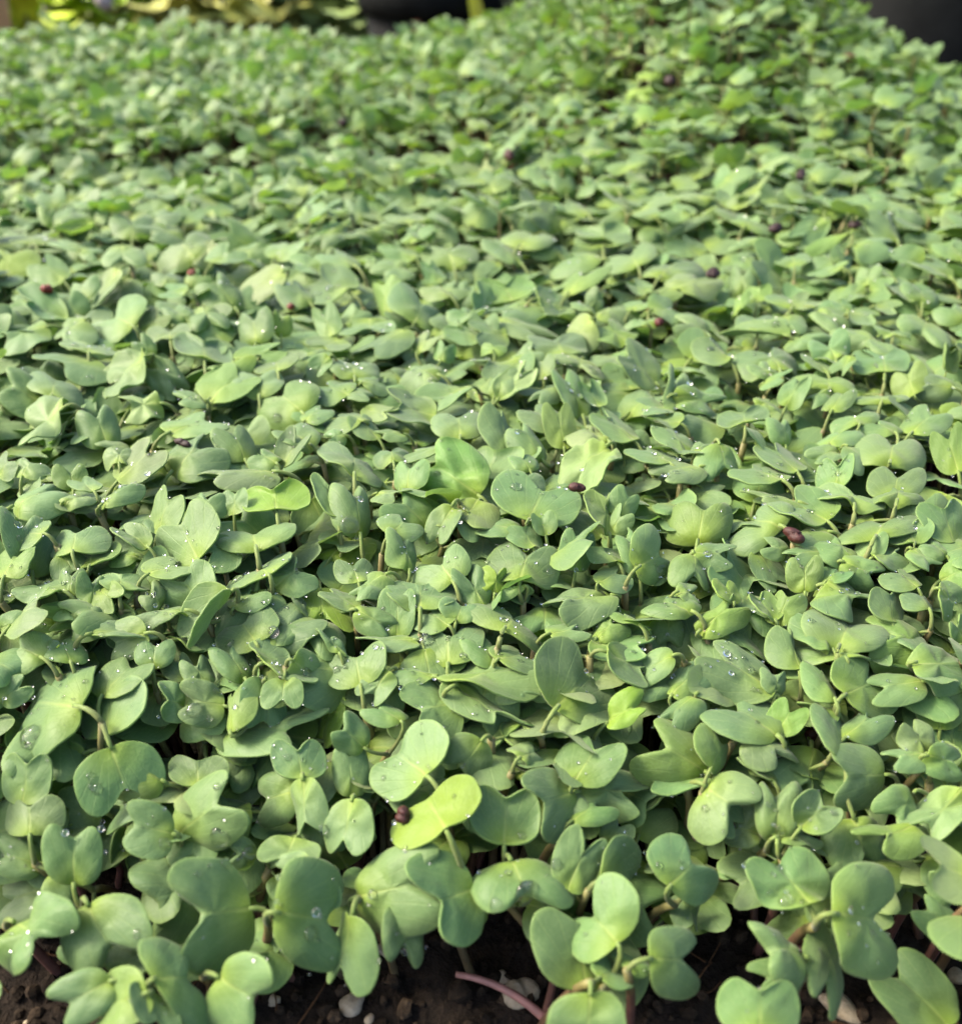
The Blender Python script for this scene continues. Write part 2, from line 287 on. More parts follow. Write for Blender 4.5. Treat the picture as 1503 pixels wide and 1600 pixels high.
DATA = """
T1
345 700 225 450 460 465||upright heart-shaped seedling with clean round lobes above bare soil|upright heart-shaped leaf by the soil
+410 790 350 1095 675 930
1180 810 845 615 915 1085|wz2|large bean-leaved seedling whose big leaf is half shaded, half sunlit|big half-shaded bean leaf
+1310 830 1575 660 1575 1100|w
815 460 655 310 630 530|w|seedling with a big flat water drop cradled at its pale leaf edge|leaf cradling the big flat drop
+840 460 950 195 1090 440|w
765 210 570 20 560 235|cy|seedling with a sunlit ball-like domed leaf over a wet one|sunlit ball-like domed leaf
+540 150 395 130 440 270|wz-5
740 240 520 290 520 400|z-4
930 240 810 110 1040 120|z-3
140 465 20 320 255 300|p|pale wavy-edged seedling behind the upright heart-shaped leaf|pale wavy-edged leaf
190 600 10 470 0 640|wz-4
475 360 320 260 320 450|bz-8
600 440 530 560 640 600|bz-12
900 720 680 620 840 945|bz-7
290 700 30 860 20 680|bz-10
60 870 310 810 70 1090|w
560 1120 560 980 720 1050|z-6
520 1150 270 1170 380 1340|b|dark rounded seedling at the bottom edge beside dark soil|dark rounded leaf above the soil
+680 1210 490 1150 480 1400|y
770 1140 800 960 990 1310||
+720 1200 650 1300 850 1420
1020 1130 1270 1100 1130 1390
1420 200 1290 60 1500 60|bw|seedling whose dark wet upper leaf has a sunlit pale midrib|dark leaf with sunlit midrib
+1420 200 1370 430 1500 400|p
1380 260 1220 200 1240 410|z-5
1200 560 1110 490 1120 620|wz-5
1380 490 1220 560 1450 590|p
1460 600 1310 600 1330 690|p
400 80 190 130 260 250|z-6
110 320 30 140 220 150|w
1150 60 1060 170 1180 215|bz-8
1180 800 1170 660 1290 720|bz-14
T2
590 440 655 175 330 400|Yz4|yellow-green seedling carrying a round maroon seed on its lobe|yellow-green leaf with the maroon seed
+720 720 450 610 640 960
865 505 735 300 1005 330||seedling with a dark heart leaf above a leaf holding large drops|dark heart leaf above large drops
+895 580 790 790 1170 740|w
1160 720 1180 460 1340 540|p
165 760 437 510 475 875|w|tall seedling with stacked round lobes, sunlit below and shaded above|stacked round lobes sunlit below
+400 800 320 1000 480 1040|z-5
150 840 40 1100 150 1150|pz-5
150 300 20 500 200 510|p
505 190 250 210 470 -50|pw|smooth sunlit seedling with two small drops at its left lobe|smooth sunlit leaf with two drops
150 285 90 110 190 110|z-3
1200 260 1000 170 1130 450||
+1190 220 1190 10 1420 80|w
1200 220 1480 230 1440 340|bz-4
1180 400 1240 290 1380 340|z-3
1350 520 1360 380 1470 450|bz-6
1340 680 1480 540 1490 870|bwz-5
1400 975 1370 690 1150 960||seedling with one curled leaf lying over a larger flat leaf|curled leaf over a flat one
+1240 1185 1045 893 1400 910|z-4
1270 1210 1100 1440 1410 1440||bottom-edge seedling with a nick in its leaf by cream perlite|nicked leaf at the bottom edge
940 100 960 20 1060 130|p
760 20 590 100 740 210|
T3
785 790 520 650 790 570|w|seedling on a bare purple forked stem, notched leaf on the left|purple forked stem
+915 830 1150 650 1150 1090|fwp
775 1030 570 850 690 1110||
+740 1100 560 1060 620 1195|z-5
880 880 830 1080 970 1225|z-7
50 1040 240 910 270 1190||heart-leaved seedling lying on its side with a tiny pointed tip|side-lying heart leaf
140 700 170 455 380 680|b|dark speckled seedling alone before a dark gap of stems|dark speckled leaf before the gap
235 740 180 860 290 870|bz-10
560 1400 400 1180 720 1200||wide seedling leaf cut off by the bottom edge of the picture|wide leaf at the bottom edge
1440 1360 1130 1210 1330 1060|bz-12|broad dark seedling in the bottom right corner over pale perlite|broad dark corner leaf
310 170 180 -75 50 160|ycp|bright yellowish domed seedling stacked on a flat lower leaf|bright yellowish domed leaf
+290 180 10 170 120 260|z-4
330 150 340 -20 440 100|y
300 230 555 230 340 455|pw|pale sunlit seedling hanging forward with a shiny drip on its tip|pale hanging leaf with shiny drip
620 210 470 110 560 115|z-3
570 460 400 500 460 340|bz-6
640 490 570 250 720 250||seedling with one narrow upright lobe and a rounded neighbour leaf|narrow upright lobe
+750 430 800 265 930 380|w
800 60 660 180 900 290|bz-5
1150 180 970 60 1000 320||upright S-shaped seedling leaf with a lit lower lobe|upright S-shaped leaf
1280 430 1020 420 1200 530|y|bright spoon-shaped seedling spread flat above a dark row of stems|bright spoon-shaped leaf
1280 260 1150 300 1280 420|
+1500 260 1240 380 1460 440|p
1340 80 1160 50 1230 130|p
+1340 90 1500 60 1470 200|p
1210 620 820 480 920 680|bz-6
640 470 700 400 850 500|z-3
1530 760 1390 680 1480 600||
1500 950 1330 860 1400 780|bz-8
T4
350 1060 260 865 50 1230|w|big two-lobed seedling sprinkled with drops and one round lens drop|big two-lobed leaf with lens drop
500 1200 400 1020 640 960||
+480 1010 520 870 680 900|
330 850 210 760 380 770|w
440 1000 330 830 450 900|bz-3
190 830 130 700 10 850|p
0 1040 60 935 120 1010
290 520 95 530 220 470|pw|pale clustered seedling with many overlapping oval leaves at left|pale cluster of oval leaves
+390 590 215 580 290 640|p
330 540 290 440 370 440|w
440 585 390 460 480 480
+470 520 560 510 480 605|y
370 600 380 700 480 650
250 660 140 590 160 680|z-4
0 700 80 620 130 690
430 720 540 670 690 720|b
680 720 500 690 540 850|p
720 880 650 770 800 780|w
950 600 940 395 770 520||seedling with two overlapping round lobes like a paw print|paw-like overlapping lobes
870 610 650 640 760 590|p
760 600 690 560 740 500|w
930 370 950 130 760 300||smooth rounded seedling leaning left above a pale crinkled leaf|smooth left-leaning leaf
+1110 310 960 280 1030 405|pw
690 310 550 250 620 215||
740 250 740 50 840 110
960 170 910 80 1030 80
1100 160 1050 70 1150 60
1300 150 1160 60 1410 30|Y|vivid yellow-green two-lobed seedling lying low among paler leaves|vivid yellow-green two-lobed leaf
1200 310 1030 250 1330 200|p
1260 440 1090 470 1320 340|pw
1290 490 1350 360 1480 470|pw
1100 600 1140 500 1250 540|w
1080 530 910 690 940 740|pn|narrow pale seedling leaf curling forward off a dark gap|narrow pale curling leaf
1200 760 1020 720 1230 590|b|broad seedling with yellow veins meeting at a pinkish stalk|yellow veins on a pinkish stalk
+1250 750 1340 590 1480 690|b
1150 930 1010 800 1130 790|w
880 940 800 850 870 835|z-3
960 970 870 860 960 840|b
870 1060 780 955 790 1110
1050 1060 900 950 890 1120|w|round seedling leaf with a folded edge and hanging bright drop|leaf with hanging bright drop
1250 940 1160 1095 1340 1140|bw|blue-green kidney-shaped seedling with a soft notch and dim drop|blue-green kidney leaf
+1080 1180 1040 1050 1120 970|y
1240 860 1300 800 1480 960|w
1380 850 1500 850 1430 990|p
1080 1170 1230 1260 1450 1070|z-3
150 430 20 160 200 210|bw
200 250 60 310 150 195|pw
20 450 10 350 160 320|y
340 330 250 250 470 220|p|pale spread seedling at the left beside brown stems|pale spread leaf by brown stems
+420 400 340 345 530 290|yz-3
640 350 520 380 560 335|ybz-3
300 100 350 55 430 85|p
60 120 200 0 280 60|p
440 50 330 20 430 0|p
480 110 560 10 630 10|pw
560 510 480 430 660 450|p
700 440 780 360 890 420|pw
T5
190 250 100 40 240 60|w|upright seedling leaf with a large milky drop resting at its foot|upright leaf with milky drop
80 180 10 10 80 60
270 60 300 85 400 40|p
330 250 340 140 480 220|pw
745 70 480 40 620 -170|ypB|largest, brightest crumpled seedling standing proud in the middle|large bright crumpled leaf
+740 100 560 180 780 200|y
620 120 500 240 600 270|w
920 230 750 230 820 170
1000 320 890 230 1010 220
940 470 840 300 1120 330|bw|wide wet seedling with scattered glints in a bowl-like blade|wide wet bowl-like leaf
820 530 780 430 880 450|Y|small vivid green seedling tucked beside a cream folded leaf|small vivid green leaf by cream fold
930 500 850 520 930 490|P
770 600 660 470 740 440|b
620 470 640 295 450 440|pw
470 600 340 480 600 500|b
310 440 120 500 220 540|p
180 480 75 400 220 380|w
420 420 340 240 450 290|w
170 600 40 540 100 510|
+170 610 330 650 290 715
360 740 300 560 430 560
440 750 240 730 300 770|p
600 680 430 660 560 560|pw
640 660 600 560 740 600|b
600 860 460 700 740 670|bw|broad blunt seedling with a round lens of water on its left half|broad blunt leaf with water lens
870 690 780 545 1070 720|w|pointed wet seedling opening like a beak on a thin stalk|pointed beak-like wet leaf
1080 720 1180 670 1240 740|p
830 870 700 760 800 740
840 840 880 770 1020 870|w
640 960 700 840 1010 910|p|pale many-layered crinkled seedling with finger-like tips|pale many-layered crinkled leaf
+640 980 730 1090 960 1110|p
870 980 1030 985 900 1010|p
640 1050 410 970 520 1180|pw
530 920 340 900 430 860|w
190 960 50 850 270 770|w|speckled wet seedling covered in small beads beside a dark hole|beaded leaf beside a dark hole
320 900 185 980 290 1040|
380 1130 215 1090 320 1040
+210 1260 150 1100 60 1230|
1120 1060 1140 780 1380 1040|w|tall smooth upright seedling with a broad rounded blade|tall smooth upright blade
1300 740 1330 640 1430 690|y
1500 680 1330 590 1480 640|y
1280 770 1500 750 1470 820|pw
1350 810 1490 950 1503 830|b
1370 540 1090 520 1190 610|bw
1310 480 1360 400 1450 470|p
1400 390 1270 330 1390 320
1200 420 1160 250 1290 280|w
1360 250 1280 80 1380 110|y|slim upright seedling with a white thread-like drip beneath|slim upright leaf with white drip
+1370 240 1380 130 1450 190|p
980 185 900 -20 1210 90|w|broad seedling dotted with a row of glittering beads|broad leaf with glittering beads
1060 260 1010 180 1060 170|pn
1320 260 1140 180 1250 130|bz-5
1350 1140 1480 990 1503 1100|Y|low yellow-green curled seedling wedged between darker leaves|low curled yellow-green leaf
1400 170 1400 50 1500 110|p
1500 440 1450 300 1500 260
0 1240 10 1030 80 1090|Yz-8
90 810 10 720 80 760|b
T6
270 280 180 100 430 110|y|clean upright heart-shaped seedling with a yellow-green midrib|clean heart leaf with yellow midrib
650 210 420 270 590 80|p
870 190 640 140 800 60|w
740 100 520 40 620 90|p
880 240 650 215 760 265|p|pale pointed seedling with a dark brown seed at its tip|pale pointed leaf by the brown seed
690 340 610 340 640 260|p
850 330 700 300 740 385
770 520 700 400 840 390|y
1000 370 850 270 960 240|cw
1060 370 1020 270 1140 260|p
+1090 360 1160 310 1230 370|p
1100 260 1000 190 1310 150|
1280 290 1170 240 1340 190|p
1460 290 1340 140 1503 130||heart-shaped seedling with bright base near the right edge|heart leaf near the right edge
1430 350 1340 310 1400 280
1270 320 1400 370 1330 405|p
950 380 1120 400 1080 490|w|oval seedling leaf bearing two large clear drops|oval leaf with two clear drops
870 470 890 395 970 420|b
1290 500 1150 440 1250 400|bw|round dark seedling beside a pinkish leaf stalk|round dark leaf by pinkish stalk
870 490 960 610 1120 520|bw
1180 660 1110 520 1230 540|b
1350 600 1250 520 1350 530|b
1400 510 1460 640 1500 530|w
+1400 470 1500 360 1503 480|y
0 400 80 235 150 440|pw
250 340 190 430 340 460|
+260 340 400 290 380 400|w
500 490 390 450 430 300|bz-4
540 330 590 480 680 430|bwz-4
440 570 360 480 440 490|Y|small upright paddle-shaped bright seedling between two broad leaves|small bright paddle leaf
+280 700 380 560 455 620|yw
240 610 30 590 160 530|w
180 520 250 490 270 560|pw
630 650 520 560 600 545|yp|tiny pale yellow heart seedling on a thin stalk over a gap|tiny pale yellow heart on a stalk
+640 670 620 540 755 560|yp
930 770 830 610 1140 690|p|large pale open seedling like a propeller on the right|large pale propeller-like leaf
+900 800 750 800 1010 780|p
900 790 750 640 830 640
1350 790 1200 600 1190 810|yc|domed seedling leaf with a crumpled yellowish lower lobe|domed leaf with crumpled lobe
+1290 850 1450 780 1490 950|p
1320 940 1090 910 1160 1015|p
960 1000 1020 830 1170 1050|y|broad smooth seedling blade edged in yellow-green|broad blade edged yellow-green
+910 1020 790 860 880 890|
910 1080 780 1020 850 1090|y
740 880 650 720 740 720
620 990 340 900 450 775|bw|wide blue-green seedling over a yellowish curl|wide blue-green leaf over a curl
+480 1040 330 1000 400 1090|yz-3
630 1000 600 900 690 930|p
640 1190 340 1100 560 1010|bw|three-leaved overlapping seedling with a swooping pale lower lip|swooping pale lower lip
+640 1180 650 1030 780 1090|yp
520 1200 600 1300 740 1250|p
950 1290 840 1060 950 1100|b
960 1200 1010 1070 1170 1110|b
1340 1290 1220 1170 1330 1130|p
150 820 10 830 40 940|p
150 1000 200 850 320 920|b
260 1000 80 1080 190 1110|b
1400 1160 1320 990 1500 1000|bz-3
1503 740 1450 690 1500 645
300 870 140 650 460 640|bz-5
1200 90 1100 30 1320 30
1000 110 860 20 1110 70|p
T7
30 295 -90 150 200 170|Y|glowing yellow-centred seedling at the left edge|glowing yellow-centred leaf
370 330 190 270 320 180
400 560 140 400 200 540|b|seedling with a red seed coat lying on its shoulder|leaf under the red seed coat
+500 560 290 610 420 690|pw
1140 210 920 150 1180 10|p|tall pale domed seedling with a small twisted side leaf|tall pale domed leaf
+1160 190 1290 50 1230 170|P
1380 490 1170 370 1340 285||seedling with a clean disc-like blade and curled left rim|disc-like blade with curled rim
770 590 740 430 560 640||bean-shaped seedling lying across the pale leaves|bean-shaped leaf across pale ones
850 630 880 505 980 560|y
900 770 790 720 860 650|pw
1000 680 890 620 1090 600|p
860 780 660 850 690 990|pB|star-like pale seedling with a torn dark slit between lobes|star-like leaf with dark slit
+870 800 1060 860 950 970|pwB
550 800 210 740 480 880|b|dark seedling showing its shaded underside above brown stems|shaded underside above brown stems
+300 1000 200 850 460 960|b
520 720 390 690 650 740|pw
270 600 20 600 80 700|p
250 1050 80 840 20 1030
370 1080 230 1110 190 1300|Pn|twisted pale ribbon-like seedling leaf at the left|twisted pale ribbon leaf
630 1290 460 1120 650 1080
940 1050 750 990 780 1130|P|bright cream-lit seedling with a ragged edge|bright ragged cream-lit leaf
1200 1030 1050 970 1100 1050|w
1230 1020 1290 840 1490 940|yp
1503 770 1160 840 1230 900|y
1000 1220 1130 1110 1310 1180|pw
1010 1450 1090 1220 1270 1350|b|seedling with a dark arched seed husk on its upper edge|leaf under the arched husk
1440 1380 1270 1210 1450 1180
1600 1450 1230 1420 1350 1480|pw
700 1500 820 1280 950 1370|p
700 1400 620 1320 780 1330|p
430 1560 330 1440 490 1430|y
130 1480 100 1370 250 1400|p
0 1480 10 1340 75 1420|b
500 450 410 370 550 310|p
700 270 510 440 600 460|p
1000 350 890 290 1030 270
1250 230 1300 120 1430 170
1090 400 950 430 1000 360|w
1100 560 950 490 1080 470|pw
720 120 610 200 820 190|p
480 150 320 100 400 80|p
+480 150 590 140 540 200|p
200 110 0 50 300 50|pw
1200 800 1060 670 1330 740|b
1200 480 1120 560 1330 540
T8
655 400 410 420 580 265|bw|dark seedling covered in large clear drops|dark leaf covered in large drops
900 520 790 380 920 310|y
+1040 590 970 330 1230 520|b|tall smooth twin seedling with two upright rounded blades|tall twin upright blades
260 650 220 520 310 560|Y|small vivid lime seedling standing alone by a dark hole|small vivid lime leaf
110 690 20 560 180 510|bw
640 590 640 480 780 540|p|layered pale rosette seedling with a split seed coat|layered pale rosette
+780 590 650 610 910 590|p
590 680 420 690 600 740|p
560 660 450 540 560 490|p
980 620 730 690 900 730|b
430 460 260 370 400 340|b
270 280 50 330 100 450|P
380 1100 130 1080 350 890|y|big heart-leaved seedling with bright yellow basal veins|big heart leaf with yellow veins
+400 1150 440 1060 540 1100|bw
220 200 240 100 380 120|pw
490 260 340 180 370 270|p
690 240 480 170 620 140|p
1010 240 820 220 930 300|p
1270 230 1100 140 1360 100|w|wide heart-shaped seedling facing the viewer with tiny beads|wide heart leaf with tiny beads
1430 690 1250 620 1340 570|
+1440 680 1370 560 1520 560|
690 890 560 790 800 820|pw|open flat seedling on a visible green stalk above a dark hollow|flat leaf on a green stalk
740 930 800 880 880 960|w
540 780 440 830 500 890|b
650 1000 440 980 590 890|w
640 970 780 970 740 1020|p
730 1150 480 1180 640 1080|b
760 1090 920 1080 830 1150|P
1180 880 980 900 1060 770|cpw
1340 960 1095 1010 1250 1050|pw
1160 1130 940 980 940 1130|b
690 1460 550 1270 830 1430|b|broad angular seedling with a bright yellow vein fork|broad leaf with yellow vein fork
920 1390 810 1310 990 1290|bc
270 1420 300 1250 405 1290|b
+230 1400 70 1380 170 1300|
430 1290 220 1230 380 1180|w
1240 1300 970 1380 1130 1290|p
830 1260 680 1170 790 1150
640 1240 540 1210 550 1280|p
980 1230 830 1190 900 1240
1310 1240 1170 1110 1430 1110|p
1000 1560 930 1420 1090 1400
240 860 120 830 330 760
0 800 200 710 230 770|y
130 1000 0 890 240 880|p
1040 200 870 130 960 90|p
830 60 600 60 720 20|pw
600 20 430 80 520 100
1140 100 1010 50 1090 10|p
1190 340 1090 250 1180 230
1250 420 1100 370 1190 345|Pw
1390 560 1260 510 1370 480
1503 520 1400 470 1450 360|w
1060 740 1090 640 1175 660|P
+1200 800 1180 690 1280 720
T9
280 230 95 100 190 90|bw
760 200 480 210 620 110|cw|domed wet seedling with two sparkling drops on its rim|domed wet leaf with rim drops
540 420 560 290 780 230|y|arched yellow-edged seedling bridging a dark hole|arched yellow-edged leaf
960 240 790 230 1030 120|p
1080 320 1040 210 1350 230|b
1200 380 1230 270 1430 350|p|flat pale seedling with a dark seed coat at its back|flat pale leaf by the dark seed
230 460 50 360 300 320|y|ruffled seedling with a raised back rim and wet front blade|ruffled leaf with raised rim
+370 470 20 480 280 540|w
380 440 470 400 530 560
100 540 290 640 430 590|p
700 520 600 440 690 460|
+700 510 700 390 770 420|
720 550 760 450 910 460|pc
900 690 710 620 850 560|y
1060 580 905 575 1000 540|p
1050 500 1140 435 1220 560|b
520 760 350 660 620 670|b
690 560 550 600 640 740|Pw
1070 930 890 860 960 720|w|clean heart-shaped seedling tilted left before a shaded hollow|left-tilted heart leaf
640 790 490 770 760 880|pw
410 900 340 820 450 770|w
120 1010 90 860 230 830|p|small twin-leaved pale seedling on a visible stalk|small pale twin leaves
+150 1020 250 850 345 920|P
480 950 340 980 420 1005|p
640 1120 500 900 620 900|w
740 1080 630 980 720 950|b
960 1000 720 900 740 1060|bz-5
1150 1080 970 1030 1030 1105|bw
1190 1000 1440 1000 1430 1110|w|wet flat seedling beside a pale spike-like folded leaf|flat wet leaf by the pale spike
+1190 1180 1170 880 1200 900|pn
1500 800 1330 690 1420 650|w
530 1310 440 1110 560 1100|y|upright bright oval seedling with a thin yellow rim|upright bright oval leaf
400 1380 220 1210 350 1160|b
+480 1190 280 1110 430 1050|b
200 1370 110 1100 230 1140|b
790 1270 580 1200 740 1160|PB|crumpled lemon-pale seedling, the brightest leaf in the bed|crumpled lemon-pale leaf
+780 1300 490 1450 700 1490|PyB
940 1270 730 1140 840 1110
330 1440 220 1370 340 1350
300 1560 210 1470 390 1470|b
1150 1400 930 1320 1100 1310|w
1330 1420 1060 1400 1190 1480|pw
1270 1340 1100 1220 1200 1180|w
1300 1340 1290 1280 1400 1290|p
1210 1170 1040 1160 1110 1120|p
240 820 0 780 100 850|bw
120 760 50 710 170 690|y
250 800 300 710 385 770|pw
190 650 10 560 60 690|b
930 500 940 440 1080 440|w
1020 410 900 370 970 330
1190 380 1020 380 1130 420|y
760 130 640 60 900 50|b
270 120 240 30 470 60|pw
T10
200 420 160 260 280 260|b|tall folded seedling with a yellowish lower lobe|tall folded leaf
+180 520 160 470 240 400|y
300 460 250 380 380 370|yp
440 330 300 290 350 120
500 490 390 370 640 460|bw
800 260 610 190 750 130|c|ball-like layered seedling beside a dark pocket|ball-like layered leaf
+780 240 770 130 860 210
800 260 620 290 730 230|p
880 120 1060 50 1050 150|p
1280 200 1120 140 1140 300|b
1430 310 1240 230 1330 200|b
940 370 890 290 1010 270|p|pale trefoil-like seedling on a short stalk by a dark hollow|pale trefoil-like leaf
+960 390 1070 320 1050 430|p
930 390 810 390 850 450
1220 450 1090 360 1170 325|b
1270 460 1180 330 1350 390
480 680 690 620 590 690|p
460 650 110 640 240 600|p
430 850 220 730 500 710|bw|large dark blue-green wet seedling with a pointed left tip|large dark blue-green wet leaf
390 890 250 830 350 800|w
+340 930 490 850 430 930|p
960 670 800 620 1100 730|p|pale drooping-lipped seedling hanging over a dark round leaf|pale drooping-lipped leaf
1050 870 910 750 1180 750|b|dark round heart seedling under a pale lip, before a hollow|dark round heart under the pale lip
1100 650 1010 600 1190 640|p
1300 560 1150 570 1400 690|p
1220 1000 1095 910 1260 820|y|star-shaped bright green seedling near the right edge|star-shaped bright green leaf
+1410 870 1390 740 1455 790|y
1450 960 1290 870 1270 1000|b
760 790 620 730 800 650|b
710 870 580 760 700 790
850 780 740 860 830 870
720 940 570 890 860 930|y
720 970 590 990 650 1025|p
740 1090 730 1000 870 990
1030 1040 900 1000 1180 990|p
470 1070 500 910 590 930
230 1180 100 1130 340 1090|b
310 1060 340 1000 440 1070|y
470 1300 410 1150 510 1180
900 1170 740 1150 960 1070|
+720 1290 720 1200 910 1190|p
780 1320 600 1330 680 1400|p
1110 1220 920 1190 1060 1130|
+1080 1390 930 1240 1270 1290|p|broad smooth folded seedling on a short pinkish stalk|broad smooth folded leaf
1210 1220 1230 1090 1420 1140|w
1480 1450 1340 1270 1490 1210|y|large bright heart-shaped seedling cut by the right edge|bright heart leaf at the right edge
530 1450 320 1330 480 1310|bw
440 1500 160 1450 340 1400|w
80 1290 20 1440 220 1430|w
760 1550 690 1430 870 1380|w
1100 1600 1000 1460 1260 1470
830 1300 980 1350 900 1410|p
510 490 560 410 650 470|p
640 490 740 580 840 550|p
850 520 1000 510 960 575|p
520 240 420 180 600 170|p
300 620 190 560 390 540|b
480 530 400 600 580 600|pw
1000 480 1120 470 1080 530|p
830 500 740 460 820 450
280 230 170 200 230 160|w
310 90 160 130 230 80|p
830 50 620 120 720 50|y
1503 200 1350 120 1500 100|w
T11
775 835 660 700 880 720|b|dark heart-shaped seedling behind the tall pale domed leaf|dark heart leaf behind the dome
1050 800 840 740 960 830|b
1000 660 820 650 900 700|p
1010 700 1100 620 1140 660|p
1240 690 1150 660 1200 730|P
1320 690 1250 580 1450 640|b
1300 580 1160 500 1390 450|
1040 610 910 570 1000 540|
1170 480 970 500 1060 530|p
760 640 690 570 810 560|p
310 770 250 650 330 680|y
+330 770 390 650 500 680|bw
560 780 500 680 600 650|P
380 520 340 420 430 430|p
560 470 440 400 540 400|
600 520 580 400 710 470|P
740 490 740 400 820 380|p
1100 460 1030 380 1180 370|b
120 530 20 520 30 640|y|deep green seedling cut by the left edge in the far part|deep green leaf at the left edge
540 770 370 800 440 830|y
T12
845 530 715 400 945 420||open heart-shaped seedling standing high on a reddish stalk in the upper middle|open heart leaf on a reddish stalk
380 560 250 560 490 500||round trefoil seedling in the upper middle beside a dark slit|round trefoil leaf by a slit
50 690 -40 540 140 520|b
250 410 100 330 370 300|p
100 340 0 270 180 270|b
620 740 530 640 640 610|b
780 660 650 630 740 560|
500 690 310 710 440 660|pw
900 740 770 700 950 690|p
520 760 340 820 450 750|
730 770 480 830 620 760|pw
900 860 890 790 1020 770|p
1240 620 1040 600 1060 690|
1430 690 1250 690 1350 640|pw
1340 500 1140 490 1200 520|p
1380 560 1320 450 1490 450|
1050 400 980 360 1160 360|y
740 100 550 80 640 30|
1503 680 1440 640 1490 570|b
T13
540 870 400 780 660 790||wide heart seedling with a vivid green centre behind two rim drops|wide heart leaf with vivid centre
1060 700 880 690 980 630|
1170 660 950 770 1080 740|p
840 710 700 680 790 640|
690 680 540 650 540 740|p
440 690 250 640 430 600|
120 680 90 550 240 660|b|dark upright pointed seedling in front of a brown gap|dark upright pointed leaf
230 560 110 420 180 400|
320 560 250 470 360 480|
560 480 390 540 470 480|p
690 430 540 390 820 330|p
500 340 360 290 590 280|P|pale ragged seedling lit along its top before dark gaps|pale ragged leaf before dark gaps
1060 350 850 280 960 250|p
1000 180 860 230 930 180|P
760 560 690 510 820 510|
820 620 740 600 880 560|b
1080 480 1050 420 1160 400|y
1240 480 1390 430 1250 590|p
130 200 30 200 100 150|p
1160 600 950 580 1050 560|p
T14
250 620 280 480 390 420|P|tall pale scoop-shaped seedling curling over its neighbours|tall pale scoop-shaped leaf
120 560 80 420 240 450|p
230 760 180 680 380 760|pw
500 700 400 710 510 650|p
690 700 560 590 880 560|b|broad dark seedling with a husk-tipped spike beside it|broad dark leaf by the husk-tipped spike
540 620 480 580 520 520|Y
860 670 870 620 1000 630|b
1200 640 980 590 1180 710|pw
1120 840 980 680 1110 700|b
700 720 530 790 600 870|b
880 500 760 430 1000 430|b
740 490 610 440 700 410|
780 340 640 350 710 320|p
930 350 810 320 890 290|P
960 260 810 190 1040 210|b|bluish flat seedling high on the slope of the mound|bluish flat leaf on the mound slope
1300 300 1090 220 1230 210|p
1270 600 1130 480 1250 460|b
1290 540 1290 430 1390 410|
1500 700 1350 700 1440 660|p
640 420 370 330 530 320|
270 340 130 330 200 290|p
460 180 290 150 400 120|
700 230 620 150 790 130|
690 100 700 20 840 50|p
1100 140 1010 60 1090 20|y
1130 170 1130 90 1250 80|
"""
DROPS = """T1 1030,475,62,38 455,250,28 425,190,20 770,505,30 545,345,40 1350,100,20 1405,30,22 935,650,20 1460,930,40 1170,550,38 1060,600,22,38 1020,240,22 640,930,24/T2 400,535,18 960,735,85,50 1110,605,30 15,440,26 945,470,25 305,130,14 300,200,16 825,795,35 335,910,14 630,285,14 160,400,10/T3 680,770,42,30 610,735,18 985,925,25 305,340,22 420,215,12 1385,690,18 650,440,16,40 600,320,15 905,360,18/T4 145,1205,65,55 222,950,24 65,1085,14 125,1110,12 345,1030,12 300,1020,12 285,965,12 910,1080,40 985,1120,18 1080,770,28 1285,715,33 835,400,24,14 1120,470,38,26 85,210,22 90,275,20 490,95,18 300,485,16 350,465,12 720,540,20 1440,910,40,24 250,775,33 1015,990,18/T5 140,210,58,34 525,50,27 920,35,30 555,270,22,14 80,890,24 165,795,15 120,880,14 725,1100,22,14 470,945,25,12 500,750,45 1080,435,24 830,580,28 1000,690,16 275,370,25 845,820,14 940,850,15 640,365,10 600,385,10/T6 990,420,20 1085,445,18 1050,430,10 655,155,12 695,165,14 750,175,18,12 1465,555,22 100,425,45,24 315,345,25,14 800,660,20 425,835,14 485,830,14 530,980,16 15,735,15 940,520,15/T7 440,715,28,18 400,640,14 330,600,14 1340,350,25 1130,1025,35,18 1030,760,28 525,900,20,14/T8 550,380,35 475,410,25 540,435,25,15 430,380,12 570,275,20,14 545,980,16 480,1010,14 235,1135,28 1075,885,20,12 1130,910,18 1405,755,26,18 1460,505,35,22 890,600,22 1000,1010,18/T9 70,505,35,24 300,490,14 690,115,22,15 790,125,24,18 710,195,12 700,865,35,18 935,890,25 850,805,20 1420,1060,26 1390,735,26 15,760,25,14 800,1150,22 260,1220,20 970,1470,14/T10 410,585,26 55,1060,24 430,1410,18 775,1465,22 415,705,14 380,870,16 205,215,16 1385,95,20,12 25,735,25"""
MAR, RED, DRK = (.9, .7, .75), (2.6, 1.0, .7), (.45, .45, .5)
